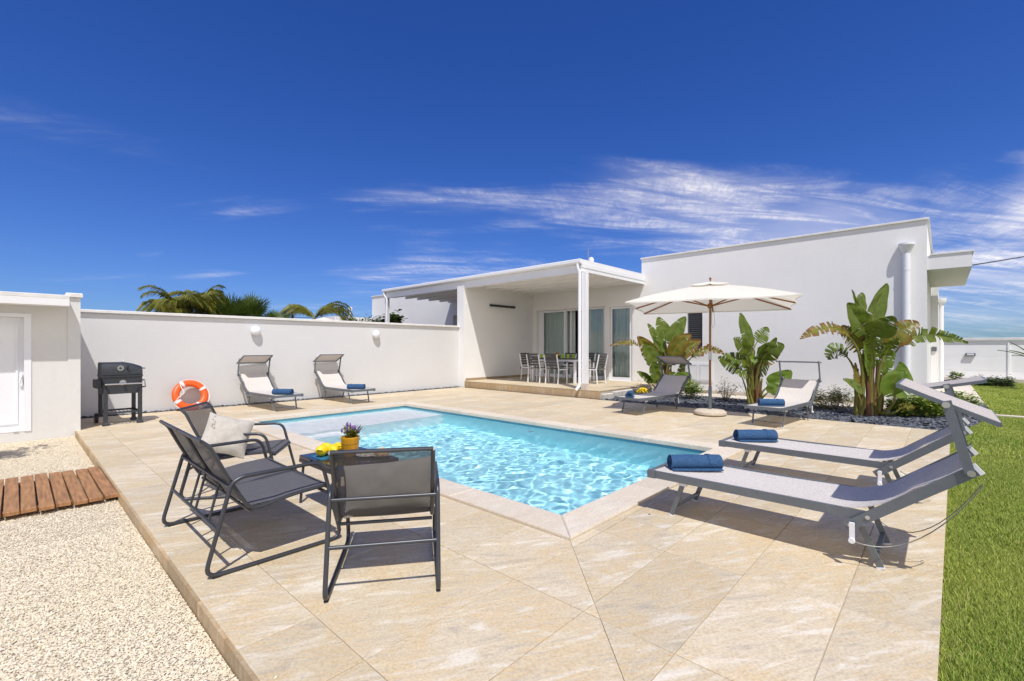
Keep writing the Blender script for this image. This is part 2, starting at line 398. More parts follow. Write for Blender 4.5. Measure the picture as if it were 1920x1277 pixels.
# ------------------------------------------------------------------ mesh helpers
class MB:
    def __init__(s): s.v = []; s.f = []; s.attr = {}
    def add(s, verts, faces):
        o = len(s.v); s.v += [tuple(p) for p in verts]; s.f += [tuple(i + o for i in f) for f in faces]
        return o
    def box(s, c, d, rot=None):
        hx, hy, hz = d[0] / 2, d[1] / 2, d[2] / 2
        pts = [Vector((x, y, z)) for z in (-hz, hz) for x, y in ((-hx, -hy), (hx, -hy), (hx, hy), (-hx, hy))]
        if rot is not None: pts = [rot @ p for p in pts]
        c = Vector(c)
        s.add([p + c for p in pts], [(0, 3, 2, 1), (4, 5, 6, 7), (0, 1, 5, 4), (1, 2, 6, 5), (2, 3, 7, 6), (3, 0, 4, 7)])
        return s
    def span(s, x0, x1, y0, y1, z0, z1):
        return s.box(((x0 + x1) / 2, (y0 + y1) / 2, (z0 + z1) / 2), (x1 - x0, y1 - y0, z1 - z0))
    def cham(s, x0, x1, y0, y1, z0, z1, b):
        """box with a small chamfer round its top"""
        lo = [(x0, y0), (x1, y0), (x1, y1), (x0, y1)]
        hi = [(x0 + b, y0 + b), (x1 - b, y0 + b), (x1 - b, y1 - b), (x0 + b, y1 - b)]
        return s.prism(lo, z0, z1, b, hi)
    def prism(s, poly, z0, z1, b=0.0, top=None):
        n = len(poly)
        if top is None:
            cx = sum(p[0] for p in poly) / n; cy = sum(p[1] for p in poly) / n
            top = poly if b == 0 else [(p[0] + (cx - p[0]) * b / max(1e-6, math.hypot(cx - p[0], cy - p[1])) * 1.4, p[1] + (cy - p[1]) * b / max(1e-6, math.hypot(cx - p[0], cy - p[1])) * 1.4) for p in poly]
        rings = [[(x, y, z0) for x, y in poly], [(x, y, z1 - b) for x, y in poly]]
        if b: rings.append([(x, y, z1) for x, y in top])
        vs = [p for r in rings for p in r]
        fs = [tuple(reversed(range(n)))]
        for k in range(len(rings) - 1):
            for i in range(n):
                j = (i + 1) % n
                fs.append((k * n + i, k * n + j, (k + 1) * n + j, (k + 1) * n + i))
        m = (len(rings) - 1) * n
        fs.append(tuple(range(m, m + n)))
        s.add(vs, fs); return s
    def bar(s, a, b, w, h, up=(0, 0, 1)):
        a, b = Vector(a), Vector(b); t = (b - a); L = t.length; t.normalize()
        u = Vector(up); side = t.cross(u)
        if side.length < 1e-4: side = t.cross(Vector((1, 0, 0)))
        side.normalize(); u = side.cross(t)
        rot = Matrix((side, t, u)).transposed()
        return s.box((a + b) / 2, (w, L, h), rot)
    def tube(s, pts, r, n=8, closed=False):
        pts = [Vector(p) for p in pts]; N = len(pts)
        rs = r if isinstance(r, (list, tuple)) else [r] * N
        T = []
        for i in range(N):
            if closed: t = pts[(i + 1) % N] - pts[i - 1]
            else: t = pts[min(i + 1, N - 1)] - pts[max(i - 1, 0)]
            T.append(t.normalized())
        u = T[0].orthogonal().normalized()
        if abs(T[0].z) < 0.9: u = (Vector((0, 0, 1)) - T[0] * T[0].z).normalized()
        vs, fs = [], []
        for i in range(N):
            u = (u - T[i] * u.dot(T[i])).normalized(); w = T[i].cross(u)
            for k in range(n):
                a = 2 * math.pi * k / n
                vs.append(pts[i] + (u * math.cos(a) + w * math.sin(a)) * rs[i])
        for i in range(N if closed else N - 1):
            i2 = (i + 1) % N
            for k in range(n):
                k2 = (k + 1) % n
                fs.append((i * n + k, i * n + k2, i2 * n + k2, i2 * n + k))
        if not closed:
            fs.append(tuple(reversed(range(n)))); fs.append(tuple(range((N - 1) * n, N * n)))
        s.add(vs, fs); return s
    def lathe(s, prof, n=24, c=(0, 0, 0), axis='z'):
        vs, fs = [], []
        for r, z in prof:
            for k in range(n):
                a = 2 * math.pi * k / n
                p = (r * math.cos(a), r * math.sin(a), z)
                if axis == 'x': p = (p[2], p[0], p[1])
                elif axis == 'y': p = (p[0], p[2], p[1])
                vs.append((p[0] + c[0], p[1] + c[1], p[2] + c[2]))
        for i in range(len(prof) - 1):
            for k in range(n):
                k2 = (k + 1) % n
                fs.append((i * n + k, i * n + k2, (i + 1) * n + k2, (i + 1) * n + k))
        if prof[0][0] > 1e-5: fs.append(tuple(reversed(range(n))))
        if prof[-1][0] > 1e-5: fs.append(tuple(range((len(prof) - 1) * n, len(prof) * n)))
        s.add(vs, fs); return s
    def ball(s, c, r, n=12, sq=(1, 1, 1)):
        prof = [(max(1e-6, math.sin(math.pi * i / 8) * r), -math.cos(math.pi * i / 8) * r) for i in range(9)]
        o = len(s.v); s.lathe(prof, n)
        for i in range(o, len(s.v)):
            p = s.v[i]; s.v[i] = (p[0] * sq[0] + c[0], p[1] * sq[1] + c[1], p[2] * sq[2] + c[2])
        return s
    def sheet(s, rows, thick=0.0):
        """grid of points; with thickness it becomes a closed shell"""
        m, n = len(rows), len(rows[0])
        vs = [Vector(p) for r in rows for p in r]
        fs = [(i * n + j, i * n + j + 1, (i + 1) * n + j + 1, (i + 1) * n + j) for i in range(m - 1) for j in range(n - 1)]
        if thick:
            nor = [Vector((0, 0, 0)) for _ in vs]
            for f in fs:
                nn = (vs[f[1]] - vs[f[0]]).cross(vs[f[3]] - vs[f[0]])
                for i in f: nor[i] += nn
            bk = [p - (q.normalized() if q.length else Vector((0, 0, 1))) * thick for p, q in zip(vs, nor)]
            k = len(vs); vs = vs + bk
            fs = fs + [tuple(i + k for i in reversed(f)) for f in fs]
            rim = [j for j in range(n)] + [i * n + n - 1 for i in range(1, m)] + [(m - 1) * n + j for j in range(n - 2, -1, -1)] + [i * n for i in range(m - 2, 0, -1)]
            for a, b in zip(rim, rim[1:] + rim[:1]): fs.append((b, a, a + k, b + k))
        s.add(vs, fs); return s
    def xform(s, M, start=0):
        for i in range(start, len(s.v)): s.v[i] = tuple(M @ Vector(s.v[i]))
        return s
    def mesh(s, name, smooth=False):
        me = bpy.data.meshes.new(name); me.from_pydata(s.v, [], s.f); me.update()
        if smooth:
            me.polygons.foreach_set('use_smooth', [True] * len(me.polygons))
            try: me.set_sharp_from_angle(angle=R(40))
            except Exception: pass
        return me
    def build(s, name, material, parent=None, smooth=False, loc=None, **tags):
        return link(name, s.mesh(name, smooth), material, parent, loc, **tags)
def link(name, me, material, parent=None, loc=None, **tags):
    if material is not None and not me.materials: me.materials.append(MATS[material] if isinstance(material, str) else material)
    o = bpy.data.objects.new(name, me); COL.objects.link(o)
    if parent is not None: o.parent = parent
    if loc is not None: o.location = loc
    for k, v in tags.items(): o[k] = v
    return o
def thing(name, loc, label, category, group=None, rz=0.0):
    e = bpy.data.objects.new(name, None); COL.objects.link(e)
    e.empty_display_size = 0.1
    e.location = loc; e.rotation_euler = (0, 0, rz)
    e['label'] = label; e['category'] = category
    if group: e['group'] = group
    return e
def copy_tree(o, parent=None):
    c = o.copy(); COL.objects.link(c)
    if parent is not None: c.parent = parent
    for ch in [x for x in bpy.data.objects if x.parent == o]: copy_tree(ch, c)
    return c
def np_mesh(name, verts, faces, tint=None, smooth=False):
    """verts (N,3), faces (M,k) arrays of equal-sided faces, tint per vertex (N,3)"""
    me = bpy.data.meshes.new(name)
    n, (m, k) = len(verts), faces.shape
    me.vertices.add(n); me.vertices.foreach_set('co', np.asarray(verts, np.float32).ravel())
    me.loops.add(m * k); me.loops.foreach_set('vertex_index', np.asarray(faces, np.int32).ravel())
    me.polygons.add(m); me.polygons.foreach_set('loop_start', np.arange(0, m * k, k, dtype=np.int32))
    me.polygons.foreach_set('loop_total', np.full(m, k, np.int32))
    if smooth: me.polygons.foreach_set('use_smooth', np.ones(m, bool))
    me.update(calc_edges=True)
    if tint is not None:
        a = me.attributes.new('tint', 'FLOAT_COLOR', 'POINT')
        a.data.foreach_set('color', np.concatenate([np.asarray(tint, np.float32), np.ones((n, 1), np.float32)], 1).ravel())
    return me
def bez(p0, p1, p2, n):
    p0, p1, p2 = Vector(p0), Vector(p1), Vector(p2)
    return [p0 * (1 - t) ** 2 + p1 * 2 * t * (1 - t) + p2 * t * t for t in (i / (n - 1) for i in range(n))]
def rounded(pts, rad, n=5, closed=False):
    """polyline with rounded corners"""
    pts = [Vector(p) for p in pts]; out = []
    N = len(pts)
    for i in range(N):
        if not closed and i in (0, N - 1): out.append(pts[i]); continue
        a, b, c = pts[i - 1], pts[i], pts[(i + 1) % N]
        r = min(rad, (a - b).length * 0.45, (c - b).length * 0.45)
        out += bez(b + (a - b).normalized() * r, b, b + (c - b).normalized() * r, n)
    return out
def clip(poly, a, b, c):
    """keep the part of a convex polygon where a*x+b*y+c >= 0"""
    out = []
    for i in range(len(poly)):
        p, q = poly[i], poly[(i + 1) % len(poly)]
        dp, dq = a * p[0] + b * p[1] + c, a * q[0] + b * q[1] + c
        if dp >= 0: out.append(p)
        if dp * dq < 0:
            t = dp / (dp - dq); out.append((p[0] + (q[0] - p[0]) * t, p[1] + (q[1] - p[1]) * t))
    return out
def holed_wall(axis, pos, thick, a0, a1, z0, z1, holes, sign=1):
    """wall plate in the plane axis=pos (front), running back by thick*sign, with rectangular openings (a0,a1,z0,z1)"""
    mb = MB()
    As = sorted({a0, a1, *[h[0] for h in holes], *[h[1] for h in holes]})
    Zs = sorted({z0, z1, *[h[2] for h in holes], *[h[3] for h in holes]})
    P = (lambda a, z, d: (pos + d, a, z)) if axis == 'x' else (lambda a, z, d: (a, pos + d, z))
    inside = lambda a, z: any(h[0] < a < h[1] and h[2] < z < h[3] for h in holes)
    D = thick * sign
    solid = {}
    for i in range(len(As) - 1):
        for j in range(len(Zs) - 1):
            solid[i, j] = not inside((As[i] + As[i + 1]) / 2, (Zs[j] + Zs[j + 1]) / 2)
    for (i, j), ok in solid.items():
        if not ok: continue
        A0, A1, Z0, Z1 = As[i], As[i + 1], Zs[j], Zs[j + 1]
        mb.add([P(A0, Z0, 0), P(A1, Z0, 0), P(A1, Z1, 0), P(A0, Z1, 0)], [(0, 1, 2, 3)])
        mb.add([P(A0, Z0, D), P(A1, Z0, D), P(A1, Z1, D), P(A0, Z1, D)], [(3, 2, 1, 0)])
        for di, dj, e in ((-1, 0, ((A0, Z0), (A0, Z1))), (1, 0, ((A1, Z0), (A1, Z1))), (0, -1, ((A0, Z0), (A1, Z0))), (0, 1, ((A0, Z1), (A1, Z1)))):
            if not solid.get((i + di, j + dj), False):
                (p, q), (r_, t_) = e
                mb.add([P(p, q, 0), P(r_, t_, 0), P(r_, t_, D), P(p, q, D)], [(0, 1, 2, 3)])
    return mb
# ------------------------------------------------------------------ ground, deck, pool
DX0, DX1, DY0, DY1 = 0.65, 9.85, -0.12, 11.62          # the paved deck
EDGE = lambda x: 0.05 - 0.0139 * x                      # its lawn edge runs slightly askew
PX0, PX1, PY0, PY1 = 2.82, 6.06, 2.11, 8.97            # the pool's inner edge
CW = 0.275                                             # coping width
CX0, CX1, CY0, CY1 = PX0 - CW, PX1 + CW, PY0 - CW, PY1 + CW
WATER_Z = -0.075

MB().span(-900, 900, -900, 900, -3.0, -2.0).build('ground', 'terrain', kind='structure')
# solid earth under the garden, left open for the pool
e = MB()
e.span(-30, 60, -60, PY0 - 0.2, -1.98, -0.16); e.span(-30, 60, PY1 + 0.2, 80, -1.98, -0.16)
e.span(-30, PX0 - 0.2, PY0 - 0.2, PY1 + 0.2, -1.98, -0.16); e.span(PX1 + 0.2, 60, PY0 - 0.2, PY1 + 0.2, -1.98, -0.16)
e.build('garden_ground', 'soil', kind='structure')

# deck slab (grout bed) with the tiles on it
d = MB()
for a in ((DX0 + .014, CX0 + .02, .06, DY1 - .01), (CX1 - .02, DX1 - .01, .06, DY1 - .01),
          (CX0 + .02, CX1 - .02, .06, CY0 + .02), (CX0 + .02, CX1 - .02, CY1 - .02, DY1 - .01)):
    d.span(*a, -0.159, -0.007)
deck = d.build('pool_deck', 'grout', kind='structure')
JX = [DX0] + [0.99 + 0.918 * k for k in range(10)] + [DX1]
JY = [DY0] + [0.37 + 0.4634 * k for k in range(24)] + [11.48]
GAP = 0.0022
LID = (3.165, 3.555, 1.445, 1.775)
shared = {}
def tile_poly(parent, poly, name='tile', m='deck_tile', z1=0.0, z0=-0.0065 + 0.0005, key=None):
    cx = sum(p[0] for p in poly) / len(poly); cy = sum(p[1] for p in poly) / len(poly)
    loc = [(p[0] - cx, p[1] - cy) for p in poly]
    if key is not None and key in shared: me = shared[key]
    else:
        mb = MB(); mb.prism(loc, -0.03, 0.0, 0.0022); me = mb.mesh(name)
        me.materials.append(MATS[m])
        if key is not None: shared[key] = me
    o = link(name, me, None, parent, (cx, cy, z1 + rnd.uniform(-0.0006, 0.0006)))
    return o
def rect_minus(poly, hole):
    """split a convex polygon into convex pieces outside an axis-aligned hole"""
    x0, x1, y0, y1 = hole; out = []
    left = clip(poly, -1, 0, x0); right = clip(poly, 1, 0, -x1)
    mid = clip(clip(poly, 1, 0, -x0), -1, 0, x1)
    for p in (left, right): out.append(p)
    if len(mid) >= 3:
        out.append(clip(mid, 0, -1, y0)); out.append(clip(mid, 0, 1, -y1))
    return [p for p in out if len(p) >= 3]
def area(p): return abs(sum(p[i][0] * p[(i + 1) % len(p)][1] - p[(i + 1) % len(p)][0] * p[i][1] for i in range(len(p)))) / 2
for i in range(len(JX) - 1):
    for j in range(len(JY) - 1):
        x0, x1, y0, y1 = JX[i] + GAP, JX[i + 1] - GAP, JY[j] + GAP, JY[j + 1] - GAP
        rect = [(x0, y0), (x1, y0), (x1, y1), (x0, y1)]
        polys = rect_minus(rect, (CX0 - 0.006, CX1 + 0.006, CY0 - 0.006, CY1 + 0.006)) if (x1 > CX0 and x0 < CX1 and y1 > CY0 and y0 < CY1) else [rect]
        polys = [q for p in polys for q in (rect_minus(p, (LID[0] - .005, LID[1] + .005, LID[2] - .005, LID[3] + .005)) if (x1 > LID[0] and x0 < LID[1] and y1 > LID[2] and y0 < LID[3]) else [p])]
        if y0 < 0.1: polys = [q for q in (clip(p, 0.0139, 1, -0.05) for p in polys) if len(q) >= 3]
        out = []
        for p in polys:                                # the drainage fall: a straight cut from the pool corner to the deck corner
            if x0 < CX0 and y0 < CY0:
                k = CY0 - CX0
                out += [q for q in (clip(p, 1, -1, k - 0.0011), clip(p, -1, 1, -k - 0.0011)) if len(q) >= 3 and area(q) > 4e-4]
            else: out.append(p)
        for p in out:
            if area(p) < 4e-4: continue
            key = ('full',) if (j > 0 and len(p) == 4 and abs(area(p) - (0.918 - 2 * GAP) * (0.4634 - 2 * GAP)) < 1e-5) else None
            tile_poly(deck, p, key=key)
# the raised edge of the deck towards the gravel
y = EDGE(DX0) + .01
while y < 9.88:
    L = min(rnd.choice((0.46, 0.46, 0.31, 0.23)), 9.89 - y)
    MB().span(DX0 - 0.011 - rnd.uniform(0, .003), DX0 + 0.012, y + .003, y + L - .003, -0.158, -0.008 - rnd.uniform(0, .003)).build('edge_tile', 'edge_tile', deck)
    y += L
# skimmer lid let into the paving
lid = thing('skimmer_lid', ((LID[0] + LID[1]) / 2, (LID[2] + LID[3]) / 2, 0), 'small square paving lid with a dark finger hole beside the pool corner', 'lid')
w, h = (LID[1] - LID[0]) / 2, (LID[3] - LID[2]) / 2
MB().cham(-w, w, -h, h, -0.03, 0.0015, 0.002).build('cover', 'deck_tile', lid)
MB().lathe([(0.011, 0.0017), (0.009, 0.0024), (0.0, 0.0024)], 12).build('finger_hole', 'black_plastic', lid, loc=(0.0, 0.06, 0))

# pool basin
m, nt, b, out = new_mat('liner_deep')
v = coords(nt)
nt.links.new(ramp(nt, noise(nt, v, 1.5, 3), [(0.3, (0.46, 0.90, 0.98)), (0.7, (0.51, 0.92, 0.985))]), b.inputs['Base Color']); b.inputs['Roughness'].default_value = 0.6
MATS['liner_deep'] = m
mat('liner_white', (0.93, 0.94, 0.94), 0.6, var=0.02)
mat('liner_line', (0.10, 0.33, 0.42), 0.5, var=0.05)
SHELF_Y, SHELF_Z, FLOOR_Z = 7.62, -0.27, -1.25
bs = MB()
T = 0.16
bs.span(PX0 - T, PX0, PY0 - T, PY1 + T, FLOOR_Z - .1, -0.035)
bs.span(PX1, PX1 + T, PY0 - T, PY1 + T, FLOOR_Z - .1, -0.035)
bs.span(PX0, PX1, PY0 - T, PY0, FLOOR_Z - .1, -0.035)
bs.span(PX0, PX1, PY1, PY1 + T, FLOOR_Z - .1, -0.035)
bs.span(PX0, PX1, PY0, SHELF_Y, FLOOR_Z - .1, FLOOR_Z)
basin = bs.build('pool_basin', 'liner_deep', kind='structure')
sh = MB(); sh.span(PX0 + .001, PX1 - .001, SHELF_Y, PY1 - .001, FLOOR_Z - .1, SHELF_Z)
shelf = sh.build('entry_shelf', 'liner_white', basin)
st = MB()
st.cham(PX0 + .001, PX0 + 1.2, SHELF_Y - 0.30, SHELF_Y - .001, FLOOR_Z + .002, SHELF_Z - 0.22, .01)
step = st.build('entry_step', 'liner_white', basin)
ln = MB()
for a in ((PX0, PX0 + .006, PY0, PY1), (PX1 - .006, PX1, PY0, PY1), (PX0 + .006, PX1 - .006, PY0, PY0 + .006), (PX0 + .006, PX1 - .006, PY1 - .006, PY1)):
    ln.span(*a, WATER_Z - 0.004, -0.032)
trim = ln.build('waterline_trim', 'liner_line', basin)
jt = thing('pool_inlet_fitting', (PX1 - 0.007, 5.2, -0.45), 'small white round inlet fitting under water on the far pool side', 'pool fitting')
MB().lathe([(0.045, 0.0), (0.045, -0.012), (0.02, -0.02), (0.0, -0.02)], 20, axis='x').build('nozzle', 'white_plastic', jt)
# coping stones, mitred at the corners
def coping(poly):
    tile_poly(basin, poly, 'coping_stone', 'coping_stone', 0.022)
def cop_run(fix0, fix1, a0, a1, along, n, m0, m1):
    s = (a1 - a0) / n; g = 0.0012
    for k in range(n):
        b0, b1 = a0 + k * s + g, a0 + (k + 1) * s - g
        i0, i1 = (m0 if k == 0 else 0), (m1 if k == n - 1 else 0)   # mitre: the outer edge is longer at the ends
        if along == 'y': P = [(fix0, b0 - i0), (fix1, b0), (fix1, b1), (fix0, b1 + i1)]
        else: P = [(b0 - i0, fix0), (b0, fix1), (b1, fix1), (b1 + i1, fix0)]
        cx = sum(p[0] for p in P) / 4; cy = sum(p[1] for p in P) / 4
        L = [(p[0] - cx, p[1] - cy) for p in P]
        if sum(L[i][0] * L[(i + 1) % 4][1] - L[(i + 1) % 4][0] * L[i][1] for i in range(4)) < 0: L = L[::-1]
        mb = MB(); mb.prism(L, -0.055, 0.0, 0.008)
        mb.build('coping_stone', 'coping_stone', basin, loc=(cx, cy, 0.022))
ov = 0.018                                             # the coping hangs a little over the water
cop_run(CX0, PX0 + ov, PY0 + ov, PY1 - ov, 'y', 7, CW + ov, CW + ov)
cop_run(CX1, PX1 - ov, PY0 + ov, PY1 - ov, 'y', 7, CW + ov, CW + ov)
cop_run(CY0, PY0 + ov, PX0 + ov, PX1 - ov, 'x', 3, CW + ov, CW + ov)
cop_run(CY1, PY1 - ov, PX0 + ov, PX1 - ov, 'x', 3, CW + ov, CW + ov)

# water: a rippled sheet that bends the sunlight on its way to the floor
m, nt, b, out = new_mat('water')
nt.nodes.remove(b)
rf = nnode(nt, 'ShaderNodeBsdfRefraction'); rf.inputs['IOR'].default_value = 1.33; rf.inputs['Roughness'].default_value = 0.0
rf.inputs['Color'].default_value = (0.975, 0.995, 1.0, 1)
gs = nnode(nt, 'ShaderNodeBsdfGlossy'); gs.inputs['Roughness'].default_value = 0.02
fr = nnode(nt, 'ShaderNodeFresnel'); fr.inputs['IOR'].default_value = 1.33
ml = nnode(nt, 'ShaderNodeMath', operation='MULTIPLY'); nt.links.new(fr.outputs[0], ml.inputs[0]); ml.inputs[1].default_value = 0.15
mx = nnode(nt, 'ShaderNodeMixShader')
nt.links.new(ml.outputs[0], mx.inputs[0]); nt.links.new(rf.outputs[0], mx.inputs[1]); nt.links.new(gs.outputs[0], mx.inputs[2])
nt.links.new(mx.outputs[0], out.inputs['Surface'])
MATS['water'] = m
nx, ny = 280, 600
gx = np.linspace(PX0 - 0.004, PX1 + 0.004, nx); gy = np.linspace(PY0 - 0.004, PY1 + 0.004, ny)
XX, YY = np.meshgrid(gx, gy, indexing='ij')
rs = np.random.RandomState(4)
ZZ = np.zeros_like(XX)
for k in range(44):
    lam = rs.uniform(0.085, 0.36); th = rs.normal(1.0, 0.85); ph = rs.uniform(0, 6.283)
    kx, ky = math.cos(th) * 6.283 / lam, math.sin(th) * 6.283 / lam
    ZZ += 0.0020 * lam ** 1.2 * np.sin(kx * XX + ky * YY + ph + 0.6 * np.sin(1.7 * XX + 1.3 * YY + ph))
vs = np.stack([XX, YY, ZZ + WATER_Z], -1).reshape(-1, 3)
ii, jj = np.meshgrid(np.arange(nx - 1), np.arange(ny - 1), indexing='ij')
fa = np.stack([ii * ny + jj, (ii + 1) * ny + jj, (ii + 1) * ny + jj + 1, ii * ny + jj + 1], -1).reshape(-1, 4)
water = link('pool_water', np_mesh('pool_water', vs, fa, None, True), 'water', kind='structure')
try:
    water.cycles.is_caustics_caster = True
    for o in (basin, shelf, step): o.cycles.is_caustics_receiver = True
except Exception: pass

# gravel bed on the left
GZ = -0.085
MB().span(-14, DX0 - 0.016, -10, 9.89, -0.158, GZ - 0.006).build('gravel_bed', 'gravel_base', kind='structure')
def scatter_pieces(name, regions, size, zbase, colors, matname, seed, flat=0.6, shape='pebble', lift=0.3, spread=0.25):
    rs = np.random.RandomState(seed); P = []
    for (x0, x1, y0, y1, dens, keep) in regions:
        n = int((x1 - x0) * (y1 - y0) * dens)
        q = np.stack([rs.uniform(x0, x1, n), rs.uniform(y0, y1, n)], -1)
        if keep is not None: q = q[keep(q[:, 0], q[:, 1])]
        P.append(q)
    P = np.concatenate(P); n = len(P)
    if shape == 'pebble':
        base = np.array([(1, 0, 0), (-1, 0, 0), (0, 1, 0), (0, -1, 0), (0, 0, 1), (0, 0, -1)], float)
        F = np.array([(0, 2, 4), (2, 1, 4), (1, 3, 4), (3, 0, 4)])       # only the upper half shows
    else:
        base = np.array([(-1, -.6, -.12), (1, -.75, -.12), (.8, .7, -.12), (-.7, .8, -.12), (-.9, -.5, .12), (.85, -.65, .12), (.7, .55, .12), (-.6, .7, .12)], float)
        F = np.array([(4, 5, 6), (4, 6, 7), (0, 1, 5), (0, 5, 4), (1, 2, 6), (1, 6, 5), (2, 3, 7), (2, 7, 6), (3, 0, 4), (3, 4, 7)])
    k = len(base)
    S = size * rs.uniform(0.6, 1.35, (n, 1, 1)) * np.stack([rs.uniform(.75, 1.3, n), rs.uniform(.6, 1.1, n), rs.uniform(.45, .95, n) * (flat if shape == 'pebble' else 1)], -1)[:, None, :]
    V = base[None] * S * (1 + rs.uniform(-.25, .25, (n, k, 1)))
    a = rs.uniform(0, 6.283, n); tilt = rs.normal(0, 0.5 if shape == 'pebble' else 0.38, n)
    ct, st = np.cos(tilt)[:, None], np.sin(tilt)[:, None]
    x, y_, z = V[..., 0].copy(), V[..., 1].copy(), V[..., 2].copy()
    x, z = x * ct - z * st, x * st + z * ct
    ca, sa = np.cos(a)[:, None], np.sin(a)[:, None]
    V = np.stack([x * ca - y_ * sa + P[:, :1], x * sa + y_ * ca + P[:, 1:2], z + zbase + size * lift * rs.uniform(-spread, 1, (n, 1))], -1)
    F = (F[None] + (np.arange(n) * k)[:, None, None]).reshape(-1, 3)
    cols = np.array(colors)[rs.randint(0, len(colors), n)] * (rs.uniform(0.92, 1.08, (n, 1)) if shape == 'pebble' else rs.uniform(0.8, 1.18, (n, 1)))
    me = np_mesh(name, V.reshape(-1, 3), F, np.repeat(cols, k, 0))
    return me
gcol = [(0.79, 0.69, 0.51), (0.75, 0.645, 0.465), (0.82, 0.74, 0.585), (0.69, 0.58, 0.41), (0.80, 0.705, 0.525)]
me = scatter_pieces('gravel', [(-0.25, DX0 - .02, 1.4, 4.6, 36000, None), (-0.4, DX0 - .02, 4.6, 9.88, 17000, None), (-1.6, -0.25, 1.5, 9.88, 6000, None)], 0.0050, GZ, gcol, 'gravel', 3, 0.55)
link('pale_gravel', me, 'gravel', kind='stuff', label='pale cream gravel spread beside the deck', category='gravel')

me = scatter_pieces('stray_gravel', [(DX0 + .005, DX0 + .10, 1.6, 9.7, 34, None), (DX0 + .1, DX0 + .35, 1.6, 9.7, 6, None)], 0.0055, 0.003, gcol, 'gravel', 9, 0.8)
link('stray_gravel', me, 'gravel', kind='stuff', label='a few stray gravel stones lying on the deck edge', category='gravel')
# planting bed with slate chips
bed_curve = [(9.85, -0.087), (10.2, -0.17), (10.56, -0.27), (11.2, -0.42), (11.96, -0.53), (13.0, -0.66), (14.3, -0.72), (15.6, -0.70)]
bed_poly = [(9.86, 6.28)] + [(x + 0.01, y) for x, y in bed_curve] + [(15.6, 0.245), (13.395, 0.245), (13.395, 6.28)]
def in_bed(x, y):
    lim = np.interp(x, [c[0] for c in bed_curve], [c[1] for c in bed_curve])
    return (y > lim + 0.03) & ~((x > 13.38) & (y > 0.2)) & ~((x > 12.55) & (x < 13.4) & (y > 0.2))
def flat_poly(name, poly, z0, z1, material, **t):
    if sum(poly[i][0] * poly[(i + 1) % len(poly)][1] - poly[(i + 1) % len(poly)][0] * poly[i][1] for i in range(len(poly))) < 0: poly = poly[::-1]
    return MB().prism(poly, z0, z1).build(name, material, **t)
flat_poly('planting_bed', bed_poly, -0.158, -0.05, 'soil', kind='structure')
scol = [(0.085, 0.095, 0.115), (0.12, 0.135, 0.16), (0.055, 0.06, 0.075), (0.17, 0.185, 0.21), (0.10, 0.11, 0.13)]
me = scatter_pieces('slate', [(9.87, 11.6, -0.6, 6.27, 1500, in_bed), (11.6, 15.5, -0.75, 6.27, 620, in_bed)], 0.034, -0.035, scol, 'slate', 5, 1, 'chip', 0.9, 0.1)
link('slate_chippings', me, 'slate', kind='stuff', label='dark grey slate chippings covering the planting bed', category='slate')
# narrow paved strip along the foot of the house
strip = MB().span(12.6, 13.395, 0.30, 6.26, -0.049, -0.012).build('house_path', 'path_stone', kind='structure')
# a thin dark line of chippings along the foot of the garden wall
me = scatter_pieces('wall_chips', [(0.7, 9.9, 11.485, 11.612, 1300, None)], 0.026, -0.002, scol, 'slate', 8, 1, 'chip', 0.8, 0.1)
link('wall_foot_chippings', me, 'slate', kind='stuff', label='thin line of dark chippings along the foot of the garden wall', category='slate')
MB().span(0.66, 9.9, 11.49, 11.60, -0.0069, -0.0055).build('wall_foot_strip', 'soil', kind='structure')

